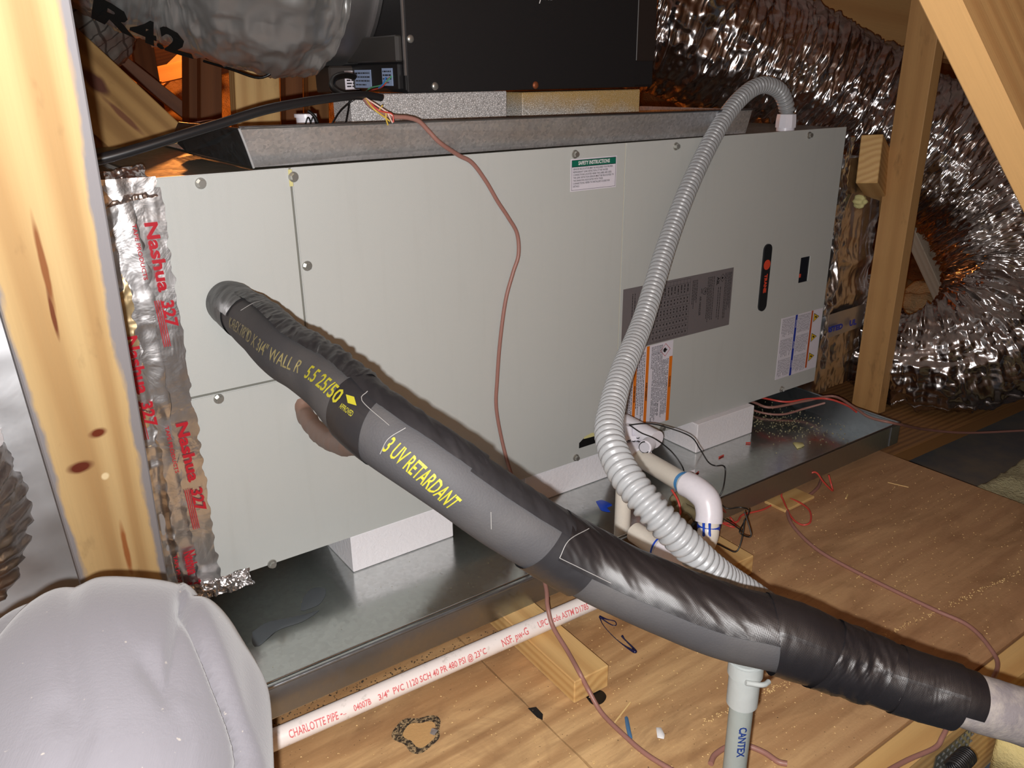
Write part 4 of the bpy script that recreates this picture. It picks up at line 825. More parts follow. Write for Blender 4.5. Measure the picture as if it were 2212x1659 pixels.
# ================= insulated refrigerant line =================
def insulated_line():
    C=[((492,652),1.10,.0285),((545,695),1.0,.029),((615,758),.87,.0295),((706,822),.79,.0295),((805,915),.72,.030),((940,1008),.70,.030),((1100,1120),.715,.0300),((1272,1222),.74,.0305),((1447,1302),.74,.0305),((1567,1347),.74,.0315),((1700,1380),.735,.0300),((1852,1437),.735,.0256),((1980,1480),.728,.0240),((2090,1513),.722,.0230),((2212,1548),.73,.0236),((2350,1590),.76,.0245)]
    pts=[PD(x,y,d) for (x,y),d,_ in C]; rad=[r for *_,r in C]
    pts[0]=PY(492,652,.0)+np.array([0,0.004,0])
    t=thing('insulated_line','thick black foam-insulated refrigerant line with yellow print and tape wraps','pipe',pts[8]*np.array([1,1,0])+np.array([0,0,pts[-1][2]-.03]))
    eye=CAM
    s=Surf(pts,rad,260,eye=eye)
    U=lambda x,y: s.uof(PD(x,y,np.interp(x,[c[0][0] for c in C],[c[1] for c in C])))
    L=s.u[-1]
    s.patch('foam_sleeve',0,U(2100,1515),0,2*math.pi,0,M['rubber'],t,260,48,disp=lambda u,th:fbm(np.stack([u*14,np.cos(th)*.8,np.sin(th)*.8],1),2)*.0012)
    gs=s.patch('foam_sleeve',U(2040,1495),L,0,2*math.pi,.0012,M['dusty'],t,60,44,disp=lambda u,th:fbm(np.stack([u*40,np.cos(th)*2,np.sin(th)*2],1),3)*.0008); gs['label']='dusty grey end of the sleeve'
    def wr(seed,amp,tw=0,fr=1.0):
        def f(u,th):
            q=np.stack([(u+tw*th)*60*fr+seed,np.cos(th)*1.2,np.sin(th)*1.2],1); return (ridge(q,3)*.5+fbm(q*.4,2)*.5)*amp
        return f
    pi=math.pi
    # theta: 0 faces the viewer, -pi/2 / +pi/2 are the two silhouettes; find which one is up in the picture
    P=s.at([.3,.3],np.array([pi/2,-pi/2])); yy=[(CY+F_PX*((p-CAM)@RM)[1]/((p-CAM)@RM)[2]) for p in P]; up=1 if yy[0]<yy[1] else -1
    def pt(name,x0,x1,t0,t1,off,mat,amp,tw=0,seed=1,nu=60,nt=30,skew=0,fr=1.0):
        (a,b),(c,d)=x0,x1
        return s.patch(name,U(a,b),U(c,d),min(up*t0,up*t1),max(up*t0,up*t1),off,mat,t,nu,nt,wr(seed,amp,tw*up,fr),skew)
    def ring(name,x0,x1,off,mat,amp,tw=0,seed=1,nu=50,skew=0,fr=1.0):
        (a,b),(c,d)=x0,x1; return s.patch(name,U(a,b),U(c,d),0,2*pi,off,mat,t,nu,56,wr(seed,amp,tw*up,fr),skew)
    ring('tape_wrap',(492,655),(528,675),.0010,M['tape2'],.0006,0,3,24,.004)
    pt('tape_wrap',(500,655),(545,690),-.5,2.9,.0022,M['tape2'],.0014,.02,4,50,40,.003)
    pt('tape_wrap',(530,678),(780,868),.42,2.9,.0026,M['tape2'],.0030,.035,5,190,44,fr=1.3)          # long gathered tape on the upper side
    pt('tape_wrap',(762,852),(1005,1045),.50,2.9,.0030,M['tape2'],.0014,.03,6,110,40)
    ring('tape_wrap',(778,872),(840,920),.0012,M['tape2'],.0004,0,7,30,.006)
    pt('tape_wrap',(985,1030),(1190,1185),.42,2.9,.0026,M['tape2'],.0010,.02,8,80,40)
    ring('tape_wrap',(1165,1168),(1262,1228),.0016,M['tape2'],.0005,0,9,40,-.004)
    pt('tape_wrap',(1180,1178),(1705,1392),-.25,2.9,.0030,M['tape'],.0013,.055,10,200,60,fr=.7)
    ring('tape_wrap',(1662,1380),(1830,1430),.0042,M['tape'],.0009,.0,11,60,.007)
    ring('tape_wrap',(1770,1412),(1905,1452),.0056,M['tape'],.0022,.02,12,60,-.006,1.4)
    ring('tape_wrap',(1850,1437),(1985,1480),.0046,M['tape'],.0008,.04,13,50,.009)
    ring('tape_wrap',(1935,1464),(2062,1503),.0054,M['tape'],.0010,-.03,14,70,.0)
    pt('tape_wrap',(2056,1500),(2098,1515),-.55,2.9,.0030,M['tape'],.0006,.0,15,24,40)
    # thin pale strands imitating the glints along tape edges
    def edge(pts_,r=.0004,off=.0045):
        P=[]
        for px,py in pts_:
            u,th=surf_pick(s,px,py); P.append(s.at([u],np.array([th]),off)[0])
        tube('edge_glint',P,r,M['glue'],t,n=6*len(P),m=6,curve=len(P)>2)
    for e in ([(850,925),(790,868),(800,850)],[(826,985),(850,950),(880,926)],[(1055,1140),(1064,1100)],[(1200,1205),(1230,1165),(1268,1142)],[(1200,1205),(1260,1225),(1320,1260)],[(525,670),(550,655),(575,650)],[(1815,1490),(1835,1430),(1853,1378)],[(1853,1378),(1875,1430),(1890,1500)],[(1925,1525),(1940,1510),(1955,1478)]): edge(e)
    # print
    text_px(s,'lettering','K-FLEX 7/8"ID X 3/4" WALL R',(492,702),(648,792),.017,t,M['yellow_dim'],.0018,.0001)
    text_px(s,'lettering','5.5 25/50',(664,800),(738,858),.018,t,M['yellow_ink'],.0018,.0003)
    text_px(s,'lettering','APPROVED',(738,872),(766,890),.0065,t,M['yellow_ink'],.0018,0)
    u,th=surf_pick(s,758,860); dmd=np.array([[.0075,0],[0,.0035],[-.0075,0],[0,-.0035]]); mk('emblem',s.at(u+dmd[:,0],th+dmd[:,1]/.03,.0020),[(0,1,2,3)],M['yellow_ink'],t)
    text_px(s,'lettering','3 UV RETARDANT',(838,965),(978,1095),.020,t,M['yellow_ink'],.0018,.0003)
    return s
LINE=insulated_line()
# second small bare sleeve behind the line (liquid line)
o=tube('liquid_line',[PY(652,866,.004),PY(662,900,-.02),PD(692,938,1.12),PD(742,962,1.0),PD(810,960,.86),PD(940,1022,.785),PD(1100,1140,.785),PD(1272,1235,.81),PD(1420,1300,.815)],[.012,.013,.013,.013,.012,.010,.009,.009,.009],M['copper'],None,n=90,m=16,disp=lambda u,th,L:fbm(np.stack([u*60,np.cos(th),np.sin(th)],1),2)*.0015); tag(o,'thin weathered brown liquid line emerging below the thick black line','pipe')

# ================= standing grey pvc support =================
def support():
    q=PD(1620,1360,.752)-np.array([0,0,.0385])
    x,y=q[0],q[1]
    t=thing('support_pipe','upright dusty grey pvc stub with coupling standing under the black line','pipe',(x,y,FZ))
    tube('pipe_wall',[(x,y,FZ+.001),(x,y,.1),(x,y,q[2]-.02)],.0112,M['grey_pvc'],t,n=16,m=28)
    tube('coupling',[(x,y,q[2]-.044),(x,y,q[2]-.020),(x,y,q[2]+.006)],.0145,M['grey_pvc2'],t,n=12,m=28)
    tube('coupling_rim',[(x,y,q[2]-.010),(x,y,q[2]-.004),(x,y,q[2]+.004)],.0162,M['grey_pvc2'],t,n=8,m=28)
    tube('strap_screw',[(x-.014,y-.012,q[2]-.006),(x,y-.020,q[2]-.010),(x+.010,y-.019,q[2]-.012)],.0025,M['grey_pvc2'],t,n=8,m=8)
    s=Surf([(x,y,q[2]-.02),(x,y,.1),(x,y,FZ+.001)],.0112,120)
    text_px(s,'lettering','CANTEX',(1606,1578),(1599,1644),.010,t,M['navy'],.0003,.0003,sub=1)
support()

# ================= corrugated conduit =================
def conduit():
    C=[((1698,262),1.70),((1699,232),1.69),((1683,196),1.66),((1645,184),1.62),((1600,212),1.58),((1550,280),1.52),((1490,400),1.43),((1440,530),1.34),((1390,690),1.22),((1345,800),1.10),((1322,880),1.02),((1316,940),.96),((1342,1012),.915),((1398,1088),.885),((1465,1160),.885),((1535,1225),.91),((1610,1275),.96),((1760,1370),.99),((1950,1450),1.03),((2150,1540),1.09)]
    pts=[PD(x,y,d) for (x,y),d in C]
    t=thing('flexible_conduit','light grey corrugated conduit looping from the top of the air handler to below','conduit',pts[0])
    def disp(u,th,L):
        return .0021*np.tanh(2.2*np.sin(2*math.pi*u/.0098)+.6)-.0006
    tube('hose',pts,[.0150]*10+[.0155,.0160,.0168,.0172,.0168,.0160]+[.0150]*4,M['conduit'],t,n=1500,m=20,disp=disp)
    c=pts[0]; 
    tube('connector_nut',[c+[0,0,-.012],c+[0,0,.0],c+[0,0,.014]],[.021,.021,.0195],M['white_pvc'],t,n=8,m=10,smooth=False)
    tube('connector_body',[(c[0],c[1],HZ-.004),(c[0],c[1],(HZ+c[2])/2-.006),(c[0],c[1],c[2]-.012)],.0185,M['white_pvc'],t,n=8,m=24)
conduit()

# ================= condensate drain assembly =================
def drain():
    a=PD(1378,985,1.47); e1=PD(1505,1060,1.30); up=np.array([0,0,1.])
    t=thing('drain_trap','white pvc drain trap with float switch tee and blue primer at the air handler','drain trap',PD(1440,1190,1.25))
    e_end=PD(1532,1110,1.285); low=PD(1528,1165,1.28); tr=PD(1490,1212,1.25); tl=PD(1405,1172,1.30); tl2=PD(1372,1150,1.33)
    R_=.0167
    tube('drain_pipe',[a,(a+e1)/2,e1],R_,M['cream_pvc'],t,n=14,m=28)
    tube('elbow',[PD(1482,1045,1.32),PD(1502,1056,1.305),PD(1525,1078,1.29),PD(1532,1106,1.285),PD(1531,1128,1.284)],[.0205,.0208,.0212,.0208,.0208],M['white_pvc'],t,n=30,m=32)
    tube('drain_pipe',[PD(1531,1122,1.284),PD(1528,1160,1.28),PD(1508,1195,1.26)],R_,M['cream_pvc'],t,n=20,m=28)
    tube('elbow',[PD(1512,1185,1.262),PD(1490,1208,1.25),PD(1455,1203,1.26),PD(1425,1188,1.275)],[.0195,.0200,.0200,.0200],M['white_pvc'],t,n=24,m=28)
    tube('drain_pipe',[PD(1430,1190,1.272),tl,tl2],R_,M['cream_pvc'],t,n=14,m=28)
    # primer rings with drips
    def ringat(p,d,r,l,m_): d=unit(d); tube('primer_ring',[p-d*l,p,p+d*l],r,m_,t,n=4,m=28,caps=False)
    ringat(PD(1386,990,1.462),e1-a,R_+.0026,.0018,M['primer']); ringat(PD(1478,1043,1.33),e1-a,R_+.0008,.004,M['primer2'])
    ringat(PD(1531,1135,1.284),np.array([0,0,1.]),R_+.0010,.0045,M['primer']); ringat(PD(1422,1186,1.277),tl-tr,R_+.0028,.0016,M['primer'])
    for px in (1520,1533): tube('primer_drip',[PD(px,1130,1.265),PD(px,1146,1.265),PD(px,1160,1.265)],[.0022,.0018,.0024],M['primer'],t,n=8,m=8)
    # float switch tee
    hub0=PD(1352,960,1.50); hub1=a
    tube('switch_hub',[PD(1350,975,1.50),PD(1368,980,1.485),PD(1386,992,1.46)],[.024,.0235,.0225],M['white_pvc'],t,n=12,m=28)
    tube('switch_body',[PD(1352,955,1.50),PD(1350,990,1.50)],[.027,.025],M['white_pvc'],t,n=10,m=24,curve=False)
    tube('switch_cap',[PD(1352,950,1.50),PD(1352,940,1.50)],.0285,M['white_pvc'],t,n=6,m=24,curve=False)
    tube('switch_arm',[PD(1350,912,1.52),PD(1380,930,1.49),PD(1418,950,1.455)],[.0155,.0165,.0165],M['white_pvc'],t,n=20,m=24)
    tube('sensor_cap',[PD(1403,958,1.45),PD(1396,964,1.44),PD(1393,966,1.435)],[.0125,.0125,.012],M['white_pvc'],t,n=10,m=24)
    tube('inner_bore',[PD(1393.2,965.8,1.436),PD(1392,966.8,1.432)],.0088,plain('pale_bore',(190,190,198),.4),t,n=3,m=24,curve=False)
    tube('o_ring',[PD(1393.8,965.4,1.4375),PD(1392.8,966.2,1.4345)],.0108,M['black_wire'],t,n=3,m=24,curve=False)
    tube('switch_post',[PD(1357,948,1.485),PD(1358,932,1.48),PD(1359,918,1.475)],[.009,.007,.007],M['white_pvc'],t,n=8,m=16)
    for k,(px,py) in enumerate(((1336,940),(1344,947),(1356,951),(1366,953),(1375,946))):
        q=PD(px,py,1.466); tube('molded_mark',[q,q+RM@np.array([.003,.001,0]),q+RM@np.array([.005,-.001,0])],.0009,M['black_ink'],t,n=5,m=5)
    vv=PZ(1343,1175,FZ+.02)
    c0=PD(1342,1185,1.40); x,y=c0[0],c0[1]
    o=tube('vent_pipe',[(x,y,-.065),(x,y,.0),(x,y,PD(1345,1000,1.38)[2])],.0134,M['cream_pvc'],t,n=10,m=28)
    # wires
    for nm,P in (('switch_wire',[PD(1359,918,1.47),PD(1395,915,1.44),PD(1430,920,1.42),PD(1490,942,1.40),PD(1512,970,1.38),PD(1530,998,1.37),PD(1545,1006,1.36),PD(1562,1006,1.36),PD(1567,1018,1.36),PD(1562,1055,1.35),PD(1550,1080,1.35)]),
                 ('switch_wire',[PD(1361,919,1.47),PD(1385,935,1.44),PD(1415,948,1.42),PD(1450,975,1.40),PD(1474,1008,1.39),PD(1478,1030,1.38)]),
                 ('switch_wire',[PD(1550,1080,1.35),PD(1570,1098,1.35),PD(1600,1096,1.34),PD(1618,1104,1.34),PD(1606,1130,1.33),PD(1598,1150,1.32),PD(1618,1160,1.32),PD(1622,1150,1.32),PD(1608,1105,1.33)]),
                 ('switch_wire',[PD(1548,1114,1.33),PD(1575,1128,1.33),PD(1600,1145,1.33),PD(1606,1150,1.33)]),
                 ('switch_wire',[PD(1608,1122,1.33),PD(1605,1150,1.33),PD(1598,1180,1.33),PD(1588,1192,1.33),PD(1570,1185,1.33),PD(1550,1175,1.32),PD(1535,1172,1.31)])):
        tube(nm,P,.0012,M['black_wire'],t,n=12*len(P),m=6)
    q=PD(1491,1032,1.40); s=box('wire_tag',q+[-.009,-.001,-.013],q+[.009,0,.013],M['label'],t); g=lines(.002,.023,.003,.015,4,5,.0016); V=g[0]; mk('lettering',np.stack([q[0]-.009+V[:,1],np.full(len(V),q[1]-.0013),q[2]+.012-V[:,0]],1),g[1],M['black_ink'],s)
drain()
def leak_float():
    q=PD(1475,1095,1.42)
    t=thing('pump_switch','small olive plastic float switch clipped to the pan edge behind the white elbow','float switch',q-[0,0,.04])
    bm=bmesh.new(); bmesh.ops.create_uvsphere(bm,u_segments=32,v_segments=20,radius=.034)
    for v in bm.verts:
        v.co.x*=1.15; v.co.y*=.55; v.co.z*=.95
        a_=math.atan2(v.co.z,v.co.x); v.co*=1+.06*math.cos(3*a_)
    bmesh.ops.translate(bm,verts=bm.verts,vec=q); fromb('shell',bm,M['tan'],t,True)
    tube('rib',[q+[-.02,-.019,.016],q+[0,-.024,.0],q+[.016,-.019,-.022]],.007,M['tan'],t,n=14,m=12)
    tube('rib',[q+[.006,-.017,.02],q+[.02,-.018,.0],q+[.024,-.014,-.018]],.006,M['tan'],t,n=14,m=12)
    tube('spout',[q+[-.028,-.004,.02],q+[-.034,-.008,.03]],[.008,.006],M['tan'],t,n=6,m=12,curve=False)
    tube('knob',[PD(1502,1134,1.36),PD(1506,1138,1.355)],[.0085,.0080],M['black_plastic'],t,n=4,m=16,curve=False)
    tube('wire',[PD(1451,1058,1.37),PD(1464,1080,1.36),PD(1470,1105,1.355),PD(1465,1117,1.355)],.0019,M['red_wire'],t,n=24,m=8)
    tube('clip_rod',[PD(1365,1150,1.34),PD(1410,1135,1.35)],.004,M['screw'],t,n=4,m=8,curve=False)
leak_float()

# ================= loose cables and wires =================
def wire(name,P,r,mat,label,n=None,group=None,cat='cable'):
    o=tube(name,P,r,mat,None,n=n or 12*len(P),m=10); tag(o,label,cat,group); return o
def feed_cable():
    P=[PY(60,372,-.012),PY(145,354,-.022),PY(220,343,-.026),PY(310,318,-.028),PY(400,290,-.028),PY(480,266,-.026),PY(570,238,-.024),PY(660,220,-.018),PY(740,209,-.010),PY(790,206,.0),PY(824,211,.006)]
    wire('power_cable',P,[.0062,.0064,.0066,.0062,.0062,.0060,.0060,.0058,.0056,.0054,.005],M['cable'],'thick black cable running from the left post over the upper drain pan',160)
feed_cable()
wire('looped_cable',[PY(800,210,.012),PY(765,208,.04),PY(735,203,.06),PY(717,188,.08),PY(722,170,.10),PY(745,163,.11),PY(765,166,.12)],.0045,M['black_wire'],'black cable loop curling up beside the small junction box',60)
for P,mt,c in (([PX(786,204,.40),PX(800,190,.40),PX(826,183,.40),PX(846,165,.402)],'green_wire','green'),([PX(788,205,.40),PX(804,195,.40),PX(826,187,.40),PX(842,167,.402)],'red_wire','red'),([PX(818,190,.398),PX(826,183,.398),PX(834,167,.40)],'blue_wire','blue')):
    wire('control_wire',P,.0011,M[mt],'thin %s control wire in front of the dehumidifier terminal strip'%c,cat='wire')
def stat_wire():
    P=[PY(785,210,.0),PY(800,228,-.010),PY(825,243,-.013),PY(850,252,-.014),PY(880,254,-.015),PY(905,262,-.015),PY(925,282,-.016),PY(950,308,-.018),PY(990,335,-.010),PY(1020,352,-.009),PY(1050,392,-.008),PY(1075,435,-.008),PY(1098,470,-.008),PY(1117,505,-.008),PY(1120,550,-.010),PY(1108,590,-.010),PY(1092,650,-.010),PY(1080,740,-.010),PY(1074,820,-.010),PY(1072,880,-.010),PY(1084,950,-.010),PY(1100,1010,-.012),PY(1118,1060,-.02),PD(1150,1160,1.35),PZ(1178,1262,-.018),PZ(1183,1310,-.028),PZ(1195,1355,-.050),PZ(1225,1405,-.062),PZ(1250,1450,-.063),PZ(1272,1492,-.085),PZ(1300,1540,FZ+.003),PZ(1350,1590,FZ+.003),PZ(1400,1632,FZ+.003),PZ(1470,1672,FZ+.003),PZ(1530,1690,FZ+.003)]
    wire('thermostat_cable',P,.0033,M['brown_wire'],'long brown thermostat cable hanging down the air handler front onto the plywood',420)
    t=thing('cable_splice','untaped splice of red, yellow and white wires at the black cable end','wire',PY(830,235,-.014))
    for k,(P,mt) in enumerate((([PY(788,212,-.004),PY(808,236,-.018),PY(835,256,-.020),PY(842,262,-.020)],'yellow_wire'),([PY(790,212,-.004),PY(815,228,-.018),PY(848,250,-.020)],'white_wire'),([PY(792,214,-.004),PY(818,238,-.020),PY(846,246,-.020),PY(850,264,-.020)],'red_wire'),([PY(826,228,-.018),PY(820,238,-.020),PY(830,243,-.020)],'yellow_wire'),([PY(834,242,-.020),PY(834,256,-.020),PY(838,270,-.018)],'yellow_wire'),([PY(836,240,-.020),PY(843,256,-.020),PY(848,265,-.018)],'white_wire'))):
        tube('conductor',P,.0012,M[mt],t,n=20,m=6)
stat_wire()
Z1=FZ+.003
wire('thermostat_cable',[PZ(1775,1035,Z1),PZ(1765,1055,Z1),PZ(1740,1075,Z1),PZ(1705,1095,Z1),PZ(1703,1115,Z1),PZ(1720,1145,Z1),PZ(1765,1187,Z1),PZ(1830,1225,Z1),PZ(1930,1275,Z1),PZ(2020,1318,Z1),PZ(2090,1350,Z1),PZ(2135,1395,Z1),PZ(2155,1440,Z1+.002),PD(2120,1500,1.10),PD(2060,1550,1.08),PD(2037,1590,1.06),PD(2020,1615,1.05),PD(1960,1642,1.03),PD(1900,1675,1.0)],.0033,M['brown_wire'],'brown cable crossing the right plywood sheet and passing under the black line',260)
wire('thermostat_cable',[PZ(1535,1650,Z1),PZ(1545,1630,Z1),PZ(1575,1612,Z1),PZ(1610,1610,Z1),PZ(1650,1625,Z1),PZ(1680,1645,Z1),PZ(1700,1650,Z1)],.0036,M['brown_wire'],'short brown cable stub behind the foot of the grey standing pipe',60)
wire('thermostat_cable',[PZ(1560,850,-.04),PZ(1625,868,-.02),PZ(1665,880,-.02),PZ(1740,866,-.018),PZ(1800,856,-.016),PZ(1845,880,-.014),PZ(1880,902,-.014),PZ(1935,915,-.016),PZ(2000,928,-.10),PZ(2090,935,-.15),PZ(2212,930,-.17),PZ(2290,928,-.17)],.0030,M['brown_wire'],'brown cable lying over the right pan rim towards the right edge',140)
wire('thermostat_cable',[PZ(1590,870,-.06),PZ(1640,890,-.06),PZ(1690,895,-.06),PZ(1740,882,-.05),PZ(1790,868,-.03)],.0026,M['brown_wire'],'lower brown cable inside the pan right of the foam block',60)
wire('red_cable',[PZ(1600,850,-.03),PZ(1660,862,-.02),PZ(1700,868,-.02),PZ(1745,862,-.016),PZ(1790,862,-.016),PZ(1830,876,-.014),PZ(1850,890,-.012)],.0024,M['red_wire'],'red cable over the pan rim beside the right post foot',80)
wire('red_cable',[PD(1552,1090,1.33),PZ(1572,1112,Z1+.02),PZ(1590,1135,Z1),PZ(1580,1138,Z1),PZ(1560,1130,Z1),PZ(1550,1128,Z1)],.0018,M['red_wire'],'short red wire bend beside the white elbow',50)
wire('red_cable',[PZ(1550,1130,Z1),PZ(1590,1128,Z1),PZ(1605,1112,Z1),PZ(1650,1100,Z1),PZ(1690,1078,Z1),PZ(1720,1082,Z1+.004),PZ(1748,1102,Z1+.006),PZ(1750,1128,Z1+.004),PZ(1730,1133,Z1),PZ(1708,1115,Z1),PZ(1692,1080,Z1+.006),PZ(1688,1070,Z1+.010),PZ(1695,1058,Z1+.015),PZ(1730,1040,Z1+.03),PZ(1752,1022,Z1+.05),PZ(1765,1022,Z1+.05),PZ(1778,1040,Z1+.03),PZ(1798,1060,Z1+.004),PZ(1796,1048,Z1+.01),PZ(1790,1026,Z1+.03)],.0018,M['red_wire'],'red wire coiled in a loop on the plywood in front of the pan',260)

# ================= bottle, tangles behind the pan =================
def bottle():
    q=PD(661,262,1.27); t=thing('white_bottle','small white plastic cup with black wire hooks standing behind the upper pan edge','container',q-[0,0,.02])
    tube('cup_wall',[q-[0,0,.03],q,q+[0,0,.008]],[.0135,.0145,.0150],M['white_pvc'],t,n=10,m=24)
    tube('rim',[q+[0,0,.006],q+[0,0,.011]],.0172,M['white_pvc'],t,n=4,m=24,curve=False)
    for dx in (-.004,.004): tube('wire_hook',[q+[dx-.008,-.018,-.012],q+[dx,-.018,.006],q+[dx+.004,-.017,.0],q+[dx+.005,-.017,-.014]],.0013,M['black_wire'],t,n=24,m=6)
    tube('wire_hook',[q+[-.002,-.016,.016],q+[.008,-.018,.006],q+[.013,-.018,-.012]],.0025,M['black_wire'],t,n=14,m=6)
bottle()
t=thing('wire_tangle','tangle of thin black and brown wires behind the torn left end of the upper pan','wire',PD(430,285,1.35))
for k in range(9):
    y0=262+k*4; a0=372+k*5
    tube('strand',[PD(a0,y0+34-k*2,1.36),PD(a0+18,y0+14,1.35),PD(a0+55,y0+2,1.34),PD(a0+95,y0-2,1.36),PD(a0+118,y0+10,1.38)],.0012+.0006*(k%2),M['black_wire'] if k%3 else M['brown_wire'],t,n=30,m=6)
wire('thin_wire',[PY(745,275,.03),PY(752,240,.05),PY(757,215,.06),PY(775,208,.03)],.0014,M['black_wire'],'thin black wire dropping left of the white foam pad',cat='wire')
wire('thin_wire',[PY(715,272,.03),PY(735,240,.05),PY(765,215,.05),PY(785,209,.03)],.0014,M['black_wire'],'thin black wire slanting from the cable end into the upper pan',cat='wire')
# ================= debris =================
def blob(name,pts,z,h,mat,label,cat,group=None):
    """flat puddle/chip with rounded rim, outline in world xy"""
    P=np.array(pts,float); P=spline(np.hstack([np.vstack([P,P[:1]]),np.zeros((len(P)+1,1))]),len(P)*5+1)[:-1,:2] if len(P)>5 else P; c=P.mean(0); n=len(P); V=[(*p,z) for p in P]+[(*(c+(p-c)*.8),z+h) for p in P]+[(*c,z+h)]
    Fc=[(k,(k+1)%n,n+(k+1)%n,n+k) for k in range(n)]+[(n+k,n+(k+1)%n,2*n) for k in range(n)]
    o=mk(name,V,Fc,mat,None,True); tag(o,label,cat,group); return o
def pxo(ps,z): return [PZ(x,y,z)[:2] for x,y in ps]
PZF=-.0672
blob('glue_spill',pxo([(1287,1083),(1300,1080),(1318,1087),(1322,1092),(1312,1097),(1318,1106),(1300,1103),(1293,1094)],PZF),PZF,.0010,M['primer'],'dark blue primer splash in the pan left of the white vent pipe','spill')
blob('glue_spill',pxo([(655,1290),(672,1272),(700,1270),(703,1285),(690,1305),(668,1315),(650,1318)],PZF),PZF,.0006,M['stain'],'dark blue primer patch in the pan near the left foam block','spill')
blob('glue_spill',pxo([(545,1365),(575,1345),(620,1335),(665,1325),(690,1318),(655,1342),(600,1362),(560,1395),(545,1390)],PZF),PZF,.0004,M['stain'],'long dark stain on the pan floor at the lower left','spill')
wire('glue_trail',[PZ(*p,FZ+.0006) for p in ((1295,1333),(1303,1350),(1320,1370),(1340,1388),(1360,1402),(1372,1408),(1366,1398),(1350,1382),(1344,1374))],[.0010,.0006,.0006,.0008,.0018,.003,.0016,.0012,.002],M['ink'],'curled dark blue glue drip trail on the plywood right of the pine cleat',100,cat='spill')
wire('glue_trail',[PZ(*p,FZ+.0006) for p in ((1295,1332),(1312,1338),(1328,1342),(1331,1350),(1322,1350),(1308,1342),(1297,1334))],[.0022,.001,.0008,.0008,.0008,.001,.0014],M['ink'],'small dark blue glue loop beside the black line shadow',60,cat='spill')
for ps,l in (([(1265,1505),(1280,1492),(1300,1492),(1310,1505),(1300,1520),(1280,1522)],'black hole spot in the plywood under the brown cable beside the cleat'),([(1140,1530),(1158,1527),(1173,1543),(1172,1556),(1160,1550)],'black notch on the plywood joint near the bottom')):
    blob('deck_hole',pxo(ps,FZ),FZ+.0002,.0002,M['hole'],l,'hole')
def knot_hole():
    c=PZ(903,1583,FZ); t=thing('knot_patch','shallow dust-filled knot hole with dark speckled rim in the left plywood','knot hole',c)
    a=np.linspace(0,2*math.pi,40)[:-1]; r0=.031*(1+.12*np.sin(3*a+1)+.08*np.sin(5*a)); o_=np.stack([c[0]+np.cos(a)*r0*1.0,c[1]+np.sin(a)*r0*1.0,a*0+FZ+.0003],1); i_=np.stack([c[0]+.002+np.cos(a)*r0*.66,c[1]-.003+np.sin(a)*r0*.70,a*0+FZ+.0006],1)
    tt=NT('charred_rim'); v=tt.geo(); f=tt.noise(v,260,3,.7); tt.set(tt.ramp(f,[(.45,lin((44,34,24))),(.62,lin((170,146,108)))]),.9); tt.bump(f,1,.003)
    mk('rim',np.vstack([o_,i_]),[[k,(k+1)%39,39+(k+1)%39,39+k] for k in range(39)],tt.m,t); mk('dust_fill',i_,[list(range(39))],plain('saw_dust',(190,152,102),.9,0,.2,.5,300),t)
    w_=PZ(938,1590,FZ); blobv=np.array([[0,0],[.008,.003],[.010,.009],[.003,.011],[-.003,.006]]); mk('foil_scrap',[(w_[0]+x,w_[1]+y,FZ+.0012+.002*(k%2)) for k,(x,y) in enumerate(blobv)],[(0,1,2,3,4)],M['foil'],t)
knot_hole()
def clip(px,py,z,L,ang,mat,label,cat='wire scrap',r=.0016,group=None):
    c=PZ(px,py,z)+np.array([0,0,r]); d=np.array([math.cos(ang),math.sin(ang),0])*L/2; o=tube('wire_clipping' if 'wire' in label else 'wood_splinter',[c-d,c,c+d],r,mat,None,n=6,m=8,smooth=True); tag(o,label,cat,group); return o
clip(1558,987,PZF,.016,.1,M['red_wire'],'red wire jacket clipping in the pan right of the black wire')
clip(1616,958,PZF,.010,-.6,M['red_wire'],'tiny red wire clipping by the right foam block corner',)
clip(1506,1023,PZF,.012,.3,M['red_wire'],'red wire clipping beside the white wire tag')
clip(1829,1074,FZ,.018,.4,M['chip'],'pale yellow wood sliver on the plywood right of the red loop','wood chip')
clip(1940,1048,FZ,.040,-1.2,M['chip'],'long thin straw-like splinter on the far right plywood','wood chip',.0008)
clip(1345,1540,FZ,.045,.35,M['chip'],'slim wood splinter on the plywood beside the brown cable','wood chip',.0012)
clip(1860,1242,FZ,.03,.1,M['chip'],'thin curved fibre lying beside the brown cable on the right','wood chip',.0007)
blob('plastic_scrap',pxo([(1349,1550),(1356,1549),(1363,1580),(1366,1596),(1359,1597),(1352,1572)],FZ),FZ+.0004,.0015,plain('blue_plastic_strip',(72,112,150),.5),'narrow blue plastic strip on the plywood beside the brown cable','scrap')
blob('foam_scrap',pxo([(1417,1572),(1428,1572),(1436,1588),(1434,1597),(1420,1594)],FZ),FZ+.0004,.002,M['white'],'white torn scrap lying on the plywood between cable and grey pipe','scrap')
blob('insulation_crumb',pxo([(1712,957),(1735,958),(1738,964),(1722,970)],PZF),PZF+.0004,.003,M['yfoam'],'yellow insulation crumb on the pan floor in the glare','scrap')
r_=random.Random(5)
